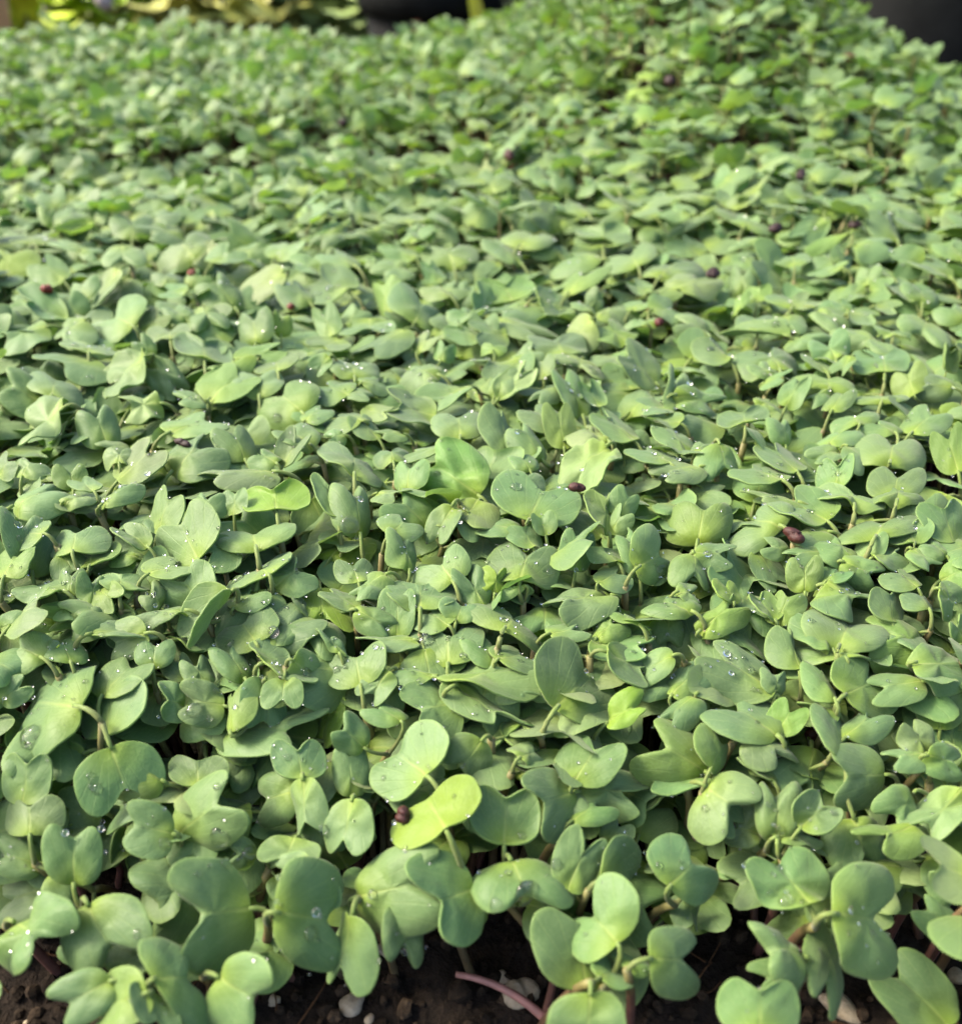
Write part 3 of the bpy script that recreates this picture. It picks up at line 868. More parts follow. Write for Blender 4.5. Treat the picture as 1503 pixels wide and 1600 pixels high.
HUSKS = [('T2', 405, 388, 44, 1.05, 'round maroon seed coat perched on the yellow-green leaf', MAR),
 ('T3', 740, 990, 36, .9, 'reddish seed coat on the purple forked stem', (1.3, .7, .7)),
 ('T6', 715, 275, 34, 1.55, 'oval dark brown seed coat at the tip of a pale pointed leaf', MAR),
 ('T6', 810, 1195, 38, 1.2, 'brown seed coat wedged below the pale swooping leaf lip', MAR),
 ('T5', 1205, 45, 26, 1.7, 'brown split seed coat above the broad leaf with glittering beads', MAR),
 ('T7', 280, 395, 34, 1.1, 'bright red seed coat on a blue-green leaf shoulder', RED),
 ('T7', 1130, 295, 24, 1.4, 'orange-brown seed coat behind the disc-like blade', (2.6, 1.5, .6)),
 ('T7', 1075, 1295, 26, 2.3, 'long dark arched husk on a leaf edge', DRK),
 ('T8', 590, 665, 22, 1.1, 'small split brown seed coat on the layered pale rosette', MAR),
 ('T8', 320, 490, 20, 1.3, 'tan seed coat down in the dark hole by the lime leaf', (2.4, 1.4, .9)),
 ('T9', 1395, 310, 32, 1.45, 'dark brown seed coat behind a flat pale leaf', DRK),
 ('T9', 1085, 590, 30, 1.2, 'hollow reddish seed coat at the end of a pale leaf', (1.5, .8, .75)),
 ('T10', 870, 30, 36, 1.1, 'round dark seed coat above the layered ball of leaves', DRK),
 ('T10', 405, 42, 34, 1.3, 'dark seed coat in a shadowy pocket between leaves', DRK),
 ('T10', 40, 305, 32, 1.4, 'dark oval seed coat beside the tall folded leaf', DRK),
 ('', 1250, 277, 9, 1.5, 'pointed dark seed coat tipping a folded leaf', DRK),
 ('', 1046, 131, 9, 1.2, 'dark seed coat high on the mounded seedlings', DRK),
 ('', 1325, 95, 8, 1.2, 'reddish seed coat near the far edge of the mound', (1.8, .8, .5)),
 ('', 537, 197, 8, 1.0, 'dark round seed coat on a stalk in the far gap', DRK),
 ('', 795, 247, 9, 1.3, 'brown seed coat at the foot of the mound', MAR)]
PERL = [(552, 1574, 24, 1.0, 'round cream perlite chunk with a stem before it'), (577, 1597, 10, 1.0, 'small cream perlite chunk at the bottom edge'),
 (786, 1524, 15, 1.1, 'small curled perlite chunk at the foot of stems'), (815, 1564, 24, 1.05, 'knobbly perlite chunk above the fallen stem'),
 (1306, 1562, 30, 1.5, 'long pale perlite chunk beside the purple forked stem'), (1400, 1570, 13, 1.2, 'pale wedge-shaped perlite chunk in the shade at right'),
 (1498, 1520, 16, 1.0, 'tan perlite chunk cut by the right edge'), (598, 1488, 15, 1.0, 'shaded ring-like perlite chunk under a hanging leaf'),
 (38, 1588, 9, 1.0, 'tiny pale perlite bit at the bottom left'), (430, 1570, 11, 1.3, 'small tan perlite bit beside dark soil'),
 (295, 1165, 14, 1.6, 'pale brown perlite bit deep between the left seedlings')]
# ------------------------------------------------------------------ ground and soil
def sheet(name, x0, x1, y0, y1, nx, ny, zf, mat, **kw):
    X, Y = np.meshgrid(np.linspace(x0, x1, nx), np.linspace(y0, y1, ny)); Z = zf(X, Y)
    i = np.arange(nx*ny).reshape(ny, nx)
    Q = np.c_[i[:-1, :-1].ravel(), i[:-1, 1:].ravel(), i[1:, 1:].ravel(), i[1:, :-1].ravel()]
    return mesh_np(name, np.c_[X.ravel(), Y.ravel(), Z.ravel()], Q, np.zeros((0, 3), int), mat)
GZ = -.085
tag(sheet('ground', -60, 60, -60, 60, 7, 7, lambda x, y: 0*x+GZ, M_GROUND), kind='structure')
def vnoise(x, y, s, seed):
    r = np.random.default_rng(seed); t = r.uniform(-1, 1, (64, 64)); xx, yy = x*s, y*s
    i = np.floor(xx).astype(int); j = np.floor(yy).astype(int); f = xx-i; g = yy-j; f = f*f*(3-2*f); g = g*g*(3-2*g)
    a = lambda p, q: t[(i+p) % 64, (j+q) % 64]
    return (a(0, 0)*(1-f)+a(1, 0)*f)*(1-g)+(a(0, 1)*(1-f)+a(1, 1)*f)*g
BX0, BX1, BY0, BY1 = -.56, .288, .03, .905
def soil_surface(x, y):
    z = soil_z(x, y)+.0022*vnoise(x, y, 90, 3)+.0014*vnoise(x, y, 260, 4)
    e = np.minimum(np.minimum(x-BX0, BX1-x), np.minimum(y-BY0, BY1-y))
    return np.where(e < .004, GZ-.004, z)
tag(sheet('soil_bed', BX0, BX1, BY0, BY1, 360, 370, soil_surface, M_SOIL), kind='structure')

# ------------------------------------------------------------------ seedlings digitised from the photograph
TILES = dict(T1=(0, 1150, 3.006), T2=(500, 1150, 3.006), T3=(1000, 1150, 2.988), T4=(0, 750, 3.006), T5=(500, 750, 3.006), T6=(1000, 750, 2.988),
             T7=(0, 350, 3.7575), T8=(370, 350, 3.7575), T9=(740, 350, 3.7575), T10=(1103, 350, 3.7575), T11=(0, 150, 3.7575), T12=(400, 150, 3.7575), T13=(800, 150, 3.7575), T14=(1103, 150, 3.7575))
seeds = []                                       # each: dict(leaves=[(3x2 px, flags)], label, short)
tile = None
for ln in DATA.splitlines():
    ln = ln.strip()
    if not ln: continue
    if ln[0] == 'T' and ln in TILES: tile = ln; ox, oy, sc = TILES[ln]; continue
    cont = ln[0] == '+'; f = (ln.lstrip('+').split('|')+['', '', ''])[:4]
    px = np.array([float(a) for a in f[0].split()]).reshape(3, 2)/sc+[ox, oy]
    if cont: seeds[-1]['leaves'].append((px, f[1]))
    else: seeds.append(dict(leaves=[(px, f[1])], label='', short='', tile=tile))
    if f[2]: seeds[-1]['label'], seeds[-1]['short'] = f[2], f[3]

LX, LY = .41, .62
def place_leaf(px, flags, r):
    """three picture points of a blade -> its 3-D frame: base O, across U, along V, normal N, width W"""
    dz = 0.
    if 'z' in flags:
        k = flags[flags.index('z')+1:]; dz = float(''.join(c for c in k if c in '-.0123456789'))*1e-3
    base, A, B = px; mid = (A+B)/2
    a = (mid-base)/LY; b = (B-A)/(2*LX)
    p, t = unproject(*px.mean(0), dz)
    if a[0]*b[1]*-1+a[1]*b[0] < 0: pass
    sv = np.linalg.svd(np.stack([a, b], 1), compute_uv=False); s = sv[0]*1.02
    cw = lambda v, z: v[0]*RX-v[1]*UPV-z*FW                    # picture vector + depth towards the camera -> world
    la = math.sqrt(max(0, s*s-a@a)); lb = math.sqrt(max(0, s*s-b@b))
    best = None
    for sg in (1, -1):
        az = sg*la; bz = -(a@b)/az if abs(az) > .15*s else sg*lb*(-1 if a@b > 0 else 1)
        bz = max(-lb*1.05, min(lb*1.05, bz))
        nn = unit(np.cross(cw(b, bz), cw(a, az)))
        if nn@FW > 0: nn = -nn
        if best is None or nn[2] > best[2]: best = nn
    up = unit(np.array([0, -.08, 1.])+r.normal(0, .10, 3))
    asp = sv[1]/sv[0]; wb = min(.95, .58+.42*asp); n = unit(best*wb+up*(1-wb))
    if n[2] < .34: n = unit(n+np.array([0, 0, .5]))
    v = -unit(p-CAMP)
    for _ in range(8):
        if n@v < max(.30, .80*asp): n = unit(n+.12*v)
    def un(q):
        d = ray(*q); return CAMP+d*((p-CAMP)@n)/(d@n)
    O, PA, PB = un(base), un(A), un(B)
    Vv = ((PA+PB)/2-O)/LY; Uv = (PB-PA)/(2*LX)
    if np.cross(Uv, Vv)@n < 0: Uv = -Uv
    gr = 1.0+.04*float(px.mean(0)[1] < 1140); W = min(.024 if 'B' in flags else .0165*gr, max(.009, s*t/FOC)*gr); cen = (O+PA+PB)/3
    lu, lv_ = np.linalg.norm(Uv), np.linalg.norm(Vv)
    Wn = W/gr; ku = min(max(lu, .6*Wn), 1.25*Wn)/lu; kv = min(max(lv_, .65*Wn), 1.3*Wn)/lv_
    Uv = Uv*ku*gr; Vv = Vv*kv*gr; O = cen-Vv*LY*2/3
    return O, Uv, Vv, n, W
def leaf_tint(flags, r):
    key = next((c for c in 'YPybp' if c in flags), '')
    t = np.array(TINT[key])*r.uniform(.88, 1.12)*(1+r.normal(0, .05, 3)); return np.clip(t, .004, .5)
LEAFV, LEAFT, LEAFI = [], [], []                  # triangles of every placed blade, for drops and husks
BEADS = []
def add_beads(P, N_, W, r, k):
    for _ in range(k):
        i = r.integers(0, len(P)); BEADS.append((P[i]+r.normal(0, .0004, 3)*[1, 1, 0], N_, W*r.choice([.013, .021, .031, .045], p=[.46, .32, .15, .07])))
STEM_A = np.array([.085, .048, .030]); STEM_G = np.array([.12, .12, .055]); STEM_P = np.array([.115, .052, .044])
def petiole_pts(O, Vv, apex, n=6):
    return bez(apex, O-Vv*.22, O+Vv*.03, n)
def seedling_parts(leaves, apex, foot, r, hi=True):
    """leaves: list of (O,U,V,N,W,shape,tint) -> list of (V,Q,T,tint,lv) blades with stalk, plus the stem"""
    out = []
    K, rho = (40, RH) if hi else ((22, RL) if hi is False else (30, RH[[1, 3, 5, 6]]))
    for O, U, Vv, n, W, sh, tint in leaves:
        loc, lv = leaf_local(K, rho, sh, r)
        P = O+loc[:, :1]*U+loc[:, 1:2]*Vv+loc[:, 2:]*n*W
        Q, T = grid(K, len(rho))
        pt = petiole_pts(O, Vv, apex, 6 if hi else 3); pr = np.linspace(.00050, .00034, len(pt))*(W/.013)**.5
        PV, PQ, PT = tube(pt, pr, 6 if hi else 4, False)
        k = np.repeat(np.linspace(0, 1, len(pt)), 6 if hi else 4)[:, None]
        ptint = np.array([.17, .17, .055])*(1-k)+np.array([.19, .28, .05])*k
        V_ = np.concatenate([P, PV]); Q_ = np.concatenate([Q, PQ+len(P)])
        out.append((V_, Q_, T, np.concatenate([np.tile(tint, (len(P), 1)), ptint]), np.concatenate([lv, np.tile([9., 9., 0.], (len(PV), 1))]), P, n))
    midp = (apex+foot)/2+np.append(r.normal(0, .003, 2), .004)
    sp = bez(apex+[0, 0, .0004], midp, foot, 8 if hi else 4)
    sr = np.linspace(.00066, .00086, len(sp))*r.uniform(.8, 1.15)
    stem = tube(sp, sr, 7 if hi else 4, hi)
    mixk = r.uniform(0, 1); base = STEM_A*(1-mixk)+(STEM_P if r.random() < .5 else STEM_G)*mixk
    nst = len(stem[0]); hh = np.clip((stem[0][:, 2]-foot[2])/max(1e-4, apex[2]-foot[2]), 0, 1)[:, None]
    k = sstep(.70, 1.0, hh)*r.uniform(.75, 1)
    base = (base*(1-k)+np.array([.17, .165, .055])*k)*(1+.12*np.sin(hh*23+r.uniform(0, 6)))
    return out, stem, base
def down_leaf(O0, V0, W, r):
    """the hidden second blade: opposite its twin, hanging lower"""
    h = unit(-np.array([V0[0], V0[1], 0])+np.append(r.normal(0, .25, 2), 0)); e = r.uniform(-.75, -.2)
    v = h*math.cos(e)+np.array([0, 0, math.sin(e)]); u = unit(np.cross(v, [0, 0, 1])); n = np.cross(u, v); w = W*.8
    return u*w, v*w, n, w

# pair single blades whose bases meet and that point apart
solo = [s for s in seeds if len(s['leaves']) == 1]
def info(s):
    p = s['leaves'][0][0]; return p[0], (p[1]+p[2])/2-p[0]
used = set(); cand = []
for i in range(len(solo)):
    for j in range(i+1, len(solo)):
        if solo[i]['label'] and solo[j]['label']: continue
        (b1, v1), (b2, v2) = info(solo[i]), info(solo[j]); L = (np.linalg.norm(v1)+np.linalg.norm(v2))/2
        d = np.linalg.norm(b1-b2)
        cs = v1@v2/(np.linalg.norm(v1)*np.linalg.norm(v2)+1e-9)
        if d < .75*L and cs < .25 and abs(b1[1]-b2[1]) < 26: cand.append((d/L+cs*.4, i, j))
for _, i, j in sorted(cand):
    if i in used or j in used: continue
    used |= {i, j}; a, b = (solo[i], solo[j]) if not solo[j]['label'] else (solo[j], solo[i])
    a['leaves'].append(b['leaves'][0]); b['dead'] = True
seeds = [s for s in seeds if not s.get('dead')]

FILL = Acc()
for s in seeds:
    L = []
    for px, fl in s['leaves']:
        O, U, Vv, n, W = place_leaf(px, fl, rng)
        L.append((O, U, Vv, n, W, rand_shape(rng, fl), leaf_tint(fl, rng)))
    O = np.mean([l[0] for l in L], 0); Wm = np.mean([l[4] for l in L])
    if len(L) == 1:
        apex = O-L[0][2]*.30-np.array([0, 0, .0035]); u, v, n, w = down_leaf(O, L[0][2], Wm*(.66 if s['leaves'][0][0][0][1] > 1330 else 1), rng)
        o2 = apex+v*.35+np.array([0, 0, .0005])
        L.append((o2, u, v, n, w, rand_shape(rng), leaf_tint('', rng)))
    else:
        apex = O-np.mean([l[2] for l in L], 0)*.12-np.array([0, 0, .004])
        if max(np.linalg.norm(l[0]-apex) for l in L) > .014:
            apex = apex-[0, 0, .002]
    g = np.append(apex[:2]+rng.normal(0, .004, 2)+[0, .003], 0); g[2] = float(soil_surface(g[0], g[1]))-.002
    apex[2] = max(apex[2], g[2]+.012)
    s.update(parts=seedling_parts(L, apex, g, rng), foot=g, L=L, n_real=len(s['leaves']))
    s['cx'] = np.mean([p.mean(0) for p, _ in s['leaves']], 0); s['size'] = sum(l[4] for l in L)/project(apex)[2]
    s['fl'] = ''.join(f for _, f in s['leaves'])
for k, s in enumerate(seeds):
    for q, (V_, Q_, T_, ti, lv, P, n) in enumerate(s['parts'][0]):
        o = sum(len(v) for v in LEAFV); nP = len(P); Q, T = grid(40, len(RH))
        LEAFV.append(P); LEAFT += [tuple(t+o) for t in np.concatenate([T, Q[:, :3], Q[:, [0, 2, 3]]])]; LEAFI += [k]*(len(T)+2*len(Q))
        if q < s['n_real'] and 'w' in s['leaves'][q][1]: add_beads(P, n, s['L'][q][4], rng, rng.integers(8, 20))
        elif rng.random() < .7: add_beads(P, n, s['L'][q][4], rng, rng.integers(2, 8))

# labels
seeds_by = sorted(seeds, key=lambda s: (not s['short'], -s['size']))[:300]; kept = {id(s) for s in seeds_by}
land = [s for s in seeds if s['label']]
for s in land: s['key'] = ('', 0)
TONE = [('Y', 'vivid yellow-green'), ('P', 'very pale'), ('y', 'yellowish green'), ('b', 'blue-green'), ('p', 'pale green')]
def rel(px, nth=0):
    order = sorted(land, key=lambda q: np.hypot(*(q['cx']-px))); q = order[nth]; d = px-q['cx']
    w = ('to the right of' if d[0] > 0 else 'to the left of') if abs(d[0]) > abs(d[1])*1.2 else ('in front of' if d[1] > 0 else 'behind')
    return q, w, np.hypot(*d)
ORD = ['first', 'second', 'third', 'fourth', 'fifth', 'sixth', 'seventh', 'eighth', 'ninth', 'tenth', 'eleventh', 'twelfth']
bykey = {}
for s in seeds:
    if s['label'] or id(s) not in kept: continue
    q, w, d = rel(s['cx']); bykey.setdefault((q['short'], w), []).append((d, s))
for (sh, w), v in bykey.items():
    for i, (d, s) in enumerate(sorted(v, key=lambda a: a[0])):
        tone = next((t for c, t in TONE if c in s['fl']), 'mid-green')
        s['label'] = f"{tone} seedling, {ORD[min(i, 11)]} {w} the {s.get('x', sh)}"

LEAF_OBJ = {}
for i, s in enumerate(seeds):
    blades, stem, sb = s['parts']
    if id(s) not in kept:
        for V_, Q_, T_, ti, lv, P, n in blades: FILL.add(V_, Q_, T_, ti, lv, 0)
        FILL.add(*stem, sb, None, 1); continue
    root = empty('seedling', s['foot']); tag(root, s['label'], 'seedling', 'seedlings standing in the bed')
    for V_, Q_, T_, ti, lv, P, n in blades:
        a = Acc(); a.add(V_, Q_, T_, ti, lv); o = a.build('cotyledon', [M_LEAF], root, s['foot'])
        sm = o.modifiers.new('thickness', 'SOLIDIFY'); sm.thickness = .00032; sm.offset = -1
    a = Acc(); a.add(*stem, sb); a.build('stem', [M_STEM], root, s['foot'])

# ------------------------------------------------------------------ the rest of the bed: hundreds more, joined
def random_seedling(x, y, top, r, wmul=1., tone=None, hi=False, flat=1.):
    far = float(sstep(.36, .52, y)); wmul = wmul*(1-.10*far); flat = flat*(1+.5*far)
    gz = float(soil_z(x, y)); W = r.uniform(.0105, .0165)*wmul; az = r.uniform(0, 2*np.pi)
    apex = np.array([x, y, top-.004]); L = []
    key = tone if tone is not None else r.choice(['', 'p', 'P', 'b', 'y', 'Y'], p=[.46, .26, .05, .19, .036, .004])
    for q in range(2):
        a = az+q*np.pi+r.normal(0, .35); e = r.normal(.22, .24)*flat
        h = np.array([math.cos(a), math.sin(a), 0]); v = h*math.cos(e)+np.array([0, 0, math.sin(e)])
        u = np.cross(v, [0, 0, 1]); u = unit(u); n = np.cross(u, v); rl = r.normal(0, .24*(1+.4*far))
        u, n = u*math.cos(rl)+n*math.sin(rl), n*math.cos(rl)-u*math.sin(rl)
        w = W*r.uniform(.85, 1.1); O = apex+v*w*r.uniform(.25, .42)+np.array([0, 0, .0015])
        L.append((O, u*w, v*w, n, w, rand_shape(r), leaf_tint(key, r)))
    foot = np.array([x+r.normal(0, .004), y+r.normal(0, .004), 0]); foot[2] = float(soil_z(foot[0], foot[1]))-.003
    return seedling_parts(L, apex, foot, r, hi)
cells = []
sp = .0075
for yy in np.arange(BY0+.012, BY1-.004, sp):
    for xx in np.arange(BX0+.008, BX1-.004, sp): cells.append((xx+rng.normal(0, .0026), yy+rng.normal(0, .0026)))
nrand = 0
for x, y in cells:
    top = float(canopy(x, y)); px, py, z = project((x, y, top))
    if z < .03 or y < .055 or px < -260 or px > 1790: continue
    if x > BX1-.006 or y > BY1-.004: continue
    inside = 350 < py < 1640 and -12 < px < 1515
    sm = float(seam(x, y))
    if inside:
        front = float(sstep(1180, 1420, py))
        if rng.random() < .02+.84*front or py > 1400: continue
        lo = top-rng.uniform(.0035, .013)
        if py > 1150: lo = top-rng.uniform(.007, .017)
        lo = max(lo, .013); parts = random_seedling(x, y, lo, rng, .95 if py < 1120 else .80, None, None if z < .26 else False, .8)
    else:
        if py > 350 and rng.random() < .10: continue
        if rng.random() < .12+.62*sm+(.16 if y > .5 and x < .02 else .06*(y > .4)): continue
        if py > 1480 and -100 < px < 1600: continue
        if py > 1300 and rng.random() < .4: continue
        if 200 < py < 350: top -= .003
        parts = random_seedling(x, y, max(.014, top+rng.normal(-.001, .0045 if y < .42 else .0065)-.003), rng, 1., None, None if z < .26 else False)
        if -30 < px < 1530 and rng.random() < .10:
            b = parts[0][rng.integers(0, 2)]; add_beads(b[5], b[6], .0125, rng, 2)
    nrand += 1
    for V_, Q_, T_, ti, lv, P, n in parts[0]: FILL.add(V_, Q_, T_, ti, lv, 0)
    FILL.add(*parts[1], parts[2], None, 1)
tag(FILL.build('seedling_carpet', [M_LEAF, M_STEM]), 'dense carpet of small two-leaved green seedlings filling the bed', None, None, 'stuff')
print('seedlings', len(seeds), 'random', nrand, 'verts', FILL.n)

# ------------------------------------------------------------------ water drops and seed husks lying on the blades
BV = BVHTree.FromPolygons([tuple(v) for v in np.concatenate(LEAFV)], LEAFT)
def on_leaf(px, py):
    d = unit(ray(px, py)); h = BV.ray_cast(Vector(CAMP), Vector(d))
    if h[0] is None: return None
    p, n = np.array(h[0]), np.array(h[1])
    if n@d > 0: n = -n
    return p, n, seeds_of[h[2]], (p-CAMP)@FW
seeds_of = LEAFI
DR = []
for ln in DROPS.split('/'):
    t, *v = ln.split(); ox, oy, sc = TILES[t]
    for q in v:
        a = [float(w) for w in q.split(',')]; DR.append((a[0]/sc+ox, a[1]/sc+oy, a[2]/sc, (a[3] if len(a) > 3 else a[2]*.8)/sc))
BALLV, BALLQ, BALLT = ball(20, 14)
made = []
for px, py, rx, ry in DR:
    h = on_leaf(px, py)
    if h is None: continue
    p, n, k, z = h; R = np.sqrt(rx*ry)*z/FOC
    if n[2] < -.1: continue
    made.append((px, py, p, n, R, rx/ry))
grp = {}
for m in made:
    q, w, d = rel(np.array(m[:2])); grp.setdefault(q['short'], []).append(m)
for sh, ms in grp.items():
    ms.sort(key=lambda m: m[0])
    for i, (px, py, p, n, R, asp) in enumerate(ms):
        B = frame(n, rng.uniform(0, 6)); loc = BALLV*[R*1.08, R*.95, R*.55]
        loc = loc*(1+.05*np.sin(3*np.arctan2(BALLV[:, 1], BALLV[:, 0])+px))[:, None]
        loc[:, 2] = np.where(loc[:, 2] < -R*.12, -R*.12+(loc[:, 2]+R*.12)*.12, loc[:, 2])
        o = mesh_np('water_drop', loc@B.T, BALLQ, BALLT, M_WATER); o.location = p+n*R*.10
        size = 'large' if R > .0016 else ('small' if R < .0008 else 'clear')
        where = f"by the {sh}" if len(ms) == 1 else (f"{ORD[i] if i < 12 else 'last'} from left by the {sh}")
        tag(o, f"{size} round water drop, {where}" if len(ms) > 1 else f"{size} round water drop {where}", 'water drop', 'water drops on the leaves')
bv_, bq_, bt_ = ball(7, 5); A = Acc()
for p, n, R in BEADS:
    B = frame(n); A.add((bv_*[R, R, R*.55])@B.T+p+n*R*.2, bq_, bt_)
tag(A.build('water_beads', [M_BEAD]), 'fine beads of water scattered over the leaves', None, None, 'stuff')
# husks: name, tile, x, y, radius, stretch, label, tint
for t, x, y, rad, st, lab, ti in HUSKS:
    ox, oy, sc = TILES.get(t, (0, 0, 1.)); px, py = x/sc+ox, y/sc+oy
    h = on_leaf(px, py)
    if h is None:
        p, tt = unproject(px, py, .002); n = np.array([0, -.3, 1.]); z = (p-CAMP)@FW
    else: p, n, _, z = h
    R = rad/sc*z/FOC; n = unit(n+np.array([0, -.2, .5]))
    V_, Q_, T_ = lump(np.random.default_rng(int(x+y)), 18, 13, .10)
    a = math.atan2(y, x)*7
    # a cleft round the coat where it split
    cl = 1-.45*np.exp(-((V_@unit(np.array([math.cos(a), math.sin(a), .3])))/.13)**2)
    B = frame(n, a); a_ = Acc(); a_.add(((V_*cl[:, None])*[R*st, R, R*.82])@B.T, Q_, T_, np.array(ti))
    o = a_.build('seed_coat', [M_SEED]); o.location = p+n*R*.66
    tag(o, lab, 'seed coat', 'split seed coats left on the seedlings')

# ------------------------------------------------------------------ on the soil: perlite, crumbs, a fallen stem
def on_soil(px, py, z=0.):
    d = ray(px, py); t = (z-HC)/d[2]; return CAMP+d*t
for px, py, rad, asp, lab in PERL:
    p = on_soil(px, py); z = (p-CAMP)@FW; R = .8*rad*z/FOC
    V_, Q_, T_ = lump(np.random.default_rng(int(px)), 20, 14, .26); c = math.cos(px); s_ = math.sin(px)
    V_ = V_*[R*asp, R, R*.75]; V_ = np.c_[V_[:, 0]*c-V_[:, 1]*s_, V_[:, 0]*s_+V_[:, 1]*c, V_[:, 2]]
    o = mesh_np('perlite_chunk', V_, Q_, T_, M_PERLITE); o.location = (p[0], p[1], float(soil_surface(p[0], p[1]))+R*.2)
    tag(o, lab, 'perlite', 'pale perlite chunks lying on the soil')
p0, p1 = on_soil(712, 1523, .006), on_soil(862, 1603, .002)
V_, Q_, T_ = tube(bez(p0, (p0+p1)/2+[.001, .002, .002], p1, 12), np.linspace(.0005, .0008, 12), 9)
a = Acc(); a.add(V_, Q_, T_, np.array([.30, .15, .13])); o = a.build('fallen_stem', [M_STEM])
tag(o, 'bare pinkish seedling stem lying fallen across the dark soil', 'stem')
A = Acc(); lb = [lump(np.random.default_rng(i), 6, 5, .25) for i in range(12)]
for _ in range(5200):
    y = .05+.20*rng.random()**1.4; x = rng.uniform(-.16, .16)
    v, q, t = lb[rng.integers(0, 12)]; R = rng.choice([.0006, .001, .0015, .0020], p=[.46, .36, .16, .02]); B = frame(rng.normal(0, 1, 3), rng.uniform(0, 6))
    light = rng.choice([.7, 1.1, 1.7, 6.], p=[.62, .27, .10, .01])
    A.add((v*R*[1.2, 1, .8])@B.T+[x, y, float(soil_surface(x, y))+R*.3], q, t, np.array([light, light*.97, light*.9]))
for _ in range(260):                                        # dry fibres
    y = rng.uniform(.06, .22); x = rng.uniform(-.15, .15); a_ = rng.uniform(0, 6.28); L_ = rng.uniform(.004, .012)
    q0 = np.array([x, y, .001]); q1 = q0+[L_*math.cos(a_), L_*math.sin(a_), rng.uniform(-.0005, .003)]
    A.add(*tube(bez(q0, (q0+q1)/2+rng.normal(0, .0015, 3)+[0, 0, .002], q1, 5), .00018, 4), np.array([3.5, 2.6, 1.8])*rng.uniform(.5, 1.3))
tag(A.build('soil_crumbs', [M_CRUMB], smooth=False), 'loose dark potting crumbs and fibres over the soil', None, None, 'stuff')

# ------------------------------------------------------------------ beyond the bed (out of focus)
def at(px, py, dist):
    """the point seen at a picture position, at a given distance along the ground"""
    d = ray(px, py); return CAMP+d*(dist/d[1])
A = Acc()
def blade(base, h, az, lean, w, tint):
    tip = base+np.array([math.cos(az)*lean, math.sin(az)*lean, h]); mid = base+np.array([math.cos(az)*lean*.3, math.sin(az)*lean*.3, h*.65])
    c = bez(base, mid, tip, 5); sd_ = np.array([-math.sin(az), math.cos(az), 0]); ww = w*np.array([.8, 1, .9, .6, .05])[:, None]
    V_ = np.concatenate([c-sd_*ww, c+sd_*ww]); i = np.arange(4)
    return V_, np.c_[i, i+1, i+6, i+5], np.zeros((0, 3), int), tint
for _ in range(9000):
    y = rng.uniform(1.75, 3.6); x = rng.uniform(-1.5, -.16)*(y/2)
    t = np.array([.24, .30, .035]) if rng.random() < .62 else np.array([.34, .30, .08])
    A.add(*blade(np.array([x, y, GZ]), rng.uniform(.04, .10), rng.uniform(0, 6.28), rng.uniform(.01, .09), .0035, t*rng.uniform(.7, 1.25)))
tag(A.build('grass', [M_BLADE]), 'soft yellow-green grass beyond the seedling bed', None, None, 'stuff')
def weed(px, dist, hgt, wid, tint, lab, nl, name='weed_plant'):
    b = at(px, 40, dist); b[2] = GZ; root = empty(name, b); tag(root, lab, 'plant')
    A = Acc(); S_ = Acc()
    for i in range(nl):
        a = rng.uniform(0, 6.28); rr = wid*math.sqrt(rng.random()); c = b+[rr*math.cos(a), rr*math.sin(a)*.6, rng.uniform(.15, 1)**.8*hgt]
        w = rng.uniform(.035, .065)*(hgt/.25)**.5; e = rng.normal(.1, .5); v = np.array([math.cos(a)*math.cos(e), math.sin(a)*math.cos(e), math.sin(e)])
        u = unit(np.cross(v, [0, 0, 1])); n = np.cross(u, v); sh = rand_shape(rng); sh.update(L=1.35, notch=-.12)
        loc, lv = leaf_local(14, RL, sh, rng); Q, T = grid(14, 3)
        A.add(c+loc[:, :1]*u*w+loc[:, 1:2]*v*w+loc[:, 2:]*n*w, Q, T, np.array(tint)*rng.uniform(1.6, 2.4), lv)
        if i % 3 == 0: S_.add(*tube(bez(b+rng.normal(0, .01, 3)*[1, 1, 0], (b+c)/2+[0, 0, .02], c, 5), .003, 5), np.array([.12, .13, .05]))
    A.build('foliage', [M_BLADE], root, b)['kind'] = 'stuff'; S_.build('stalk', [M_STEM], root, b)
weed(45, 1.30, .135, .065, (.21, .27, .025), 'lime-green weed growing behind the bed beside the terracotta pot', 110)
weed(165, 1.38, .135, .065, (.17, .25, .025), 'bright green weed under a pale stone behind the bed', 100)
weed(265, 1.42, .13, .05, (.10, .095, .05), 'dull brownish-green weed between brighter weeds behind the bed', 60)
weed(345, 1.30, .135, .06, (.19, .19, .045), 'olive bush with yellowish tips behind the bed', 100)
weed(455, 1.44, .15, .10, (.14, .155, .045), 'broad olive-green bush filling the middle behind the bed', 230)
weed(555, 1.36, .15, .055, (.12, .16, .055), 'green bush touching the black planter behind the bed', 110)
def lathe(prof, k=40):
    a = np.linspace(0, 2*np.pi, k, endpoint=False); n = len(prof)
    V_ = np.array([(r*math.cos(t), r*math.sin(t), z) for r, z in prof for t in a]); j = np.arange(k); j2 = (j+1) % k
    return V_, np.concatenate([np.c_[i*k+j, i*k+j2, (i+1)*k+j2, (i+1)*k+j] for i in range(n-1)]), np.zeros((0, 3), int)
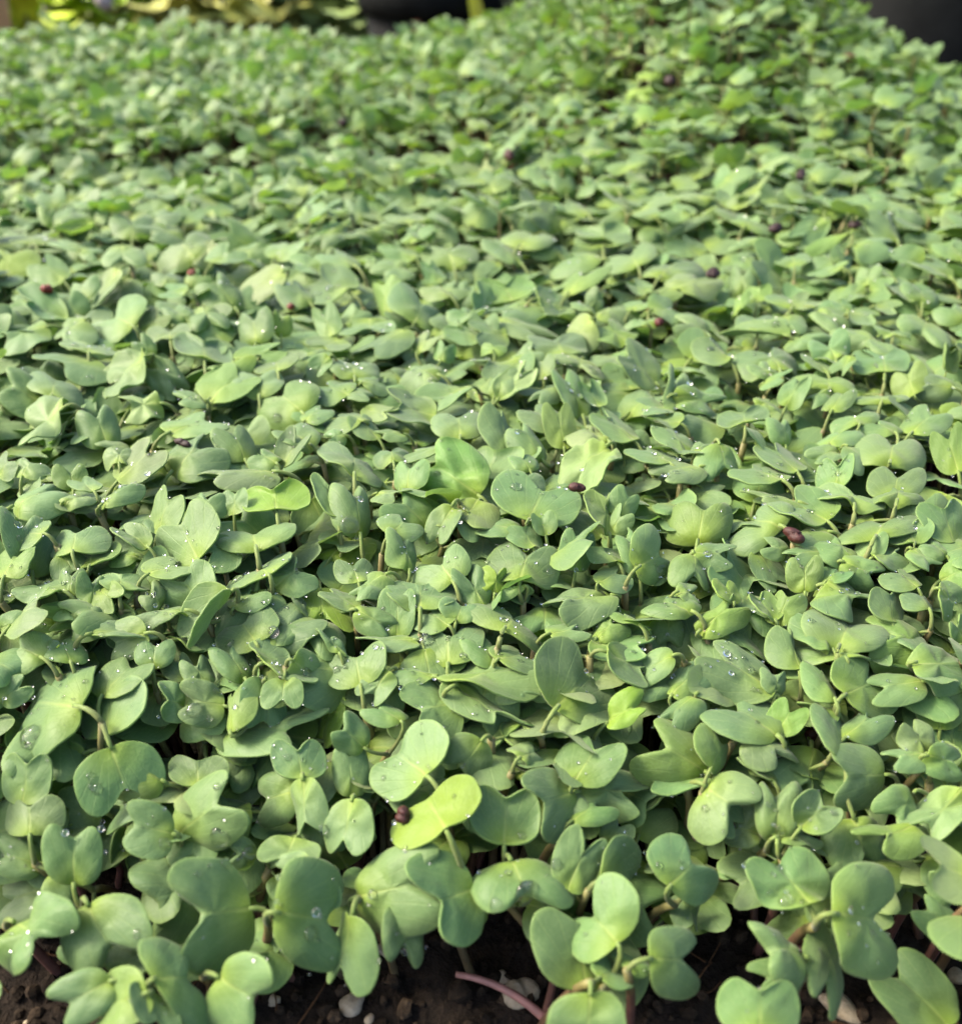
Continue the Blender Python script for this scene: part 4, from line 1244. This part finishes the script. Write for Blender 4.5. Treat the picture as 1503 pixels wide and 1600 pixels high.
def pot(px, dist, R, h, mat, lab, name, fill=M_MULCH):
    b = at(px, 40, dist); b[2] = GZ; root = empty(name, b); tag(root, lab, 'pot')
    t = R*.07
    mesh_np('pot_body', *lathe([(0.001, .002), (R*.72, .002), (R*.74, .01), (R*.93, h*.80), (R*.93-t, h*.80), (R*.70, .02)]), mat, root)
    mesh_np('rim', *lathe([(R*.935, h*.78), (R, h*.79), (R*1.02, h*.86), (R*1.02, h*.985), (R, h), (R*.94, h), (R*.93, h*.98), (R*.90, h*.80)]), mat, root)
    mesh_np('soil_fill', *lathe([(R*.92, h*.82), (R*.88, h*.845), (R*.5, h*.87), (R*.2, h*.875), (.001, h*.88)]), fill, root)
    return b, root
pot(-88, 1.12, .075, .205, M_CLAY, 'terracotta pot showing its edge at the far left corner', 'clay_pot')
b1, _ = pot(690, 1.12, .085, .17, M_PLASTIC, 'black plastic pot behind the bed holding a reddish twig', 'plant_pot')
b2, _ = pot(800, 1.20, .080, .215, M_MULCH, 'brown fibre pot behind the bed beside a yellow leaf', 'fibre_pot')
pot(1440, 1.02, .12, .26, M_PLASTIC, 'large black plastic pot beyond the right edge of the bed', 'plant_pot')
pot(1330, 1.36, .10, .24, M_MULCH, 'brown pot half hidden behind the mounded seedlings', 'fibre_pot')
pot(1640, .98, .10, .24, M_PLASTIC, 'black plastic pot partly cut off by the right edge', 'plant_pot')
# planter trough closing the view behind the pots
def box(acc, c, s, tint=None):
    V_ = np.array([(x, y, z) for x in (-1, 1) for y in (-1, 1) for z in (-1, 1)])*np.array(s)/2+c
    acc.add(V_, [(0, 1, 3, 2), (4, 6, 7, 5), (0, 4, 5, 1), (2, 3, 7, 6), (0, 2, 6, 4), (1, 5, 7, 3)], [], tint)
def trough(x0, x1, y, h, lab):
    c = np.array([(x0+x1)/2, y, GZ]); root = empty('planter_trough', c); tag(root, lab, 'planter')
    w = x1-x0
    for nm, lst, mt in (('trough_wall', [((0, -.12, h/2), (w, .012, h)), ((0, .12, h/2), (w, .012, h)), ((-w/2-.006, 0, h/2), (.012, .252, h)), ((w/2+.006, 0, h/2), (.012, .252, h))], M_PLASTIC),
                        ('rim', [((0, -.13, h-.015), (w+.03, .012, .036))], M_PLASTIC), ('soil_fill', [((0, 0, h/2-.02), (w-.004, .226, h-.05))], M_MULCH)):
        a_ = Acc()
        for c_, s_ in lst: box(a_, np.array(c_)+c, s_)
        a_.build(nm, [mt], root, c, smooth=False)
trough(-.10, .42, 1.62, .42, 'long black planter trough behind the brown and black pots')
trough(.52, 1.5, 1.55, .50, 'tall black planter trough behind the pots at right')
p = at(648, 30, 1.03); a_ = Acc(); a_.add(*tube(bez(p+[0, .02, -.03], p+[.004, .01, .03], p+[.008, .02, .10], 8), np.linspace(.005, .003, 8), 8))
o = mesh_np('red_twig', a_.V[0], a_.Q[0], a_.T[0], M_TWIG); tag(o, 'reddish brown twig rising in front of the black pot', 'twig')
p = at(744, 12, 1.02); sh = rand_shape(rng); sh.update(L=3.2, notch=-.3, fold=.4, tip=.1); loc, lv = leaf_local(24, RL, sh, rng); Q, T = grid(24, 3)
u, v, n = np.array([.97, .2, .1]), unit(np.array([-.22, .1, .95])), np.array([-.1, -.97, .1]); w = .013
a_ = Acc(); a_.add(p+v*-.03+loc[:, :1]*u*w+loc[:, 1:2]*v*w+loc[:, 2:]*n*w, Q, T, np.array([.40, .38, .012]), lv)
o = a_.build('yellow_leaf', [M_LEAF]); tag(o, 'long yellow leaf hanging in front of the brown pot', 'leaf')
for px, py, R, lab in ((162, -2, .010, 'pale pinkish stone high behind the bed above bright weeds'),):
    p = at(px, py, 1.18); V_, Q_, T_ = lump(np.random.default_rng(px), 18, 12, .12)
    o = mesh_np('stone', V_*[R, R, R*.9], Q_, T_, M_STONE); o.location = (p[0], p[1], p[2]); tag(o, lab, 'stone')
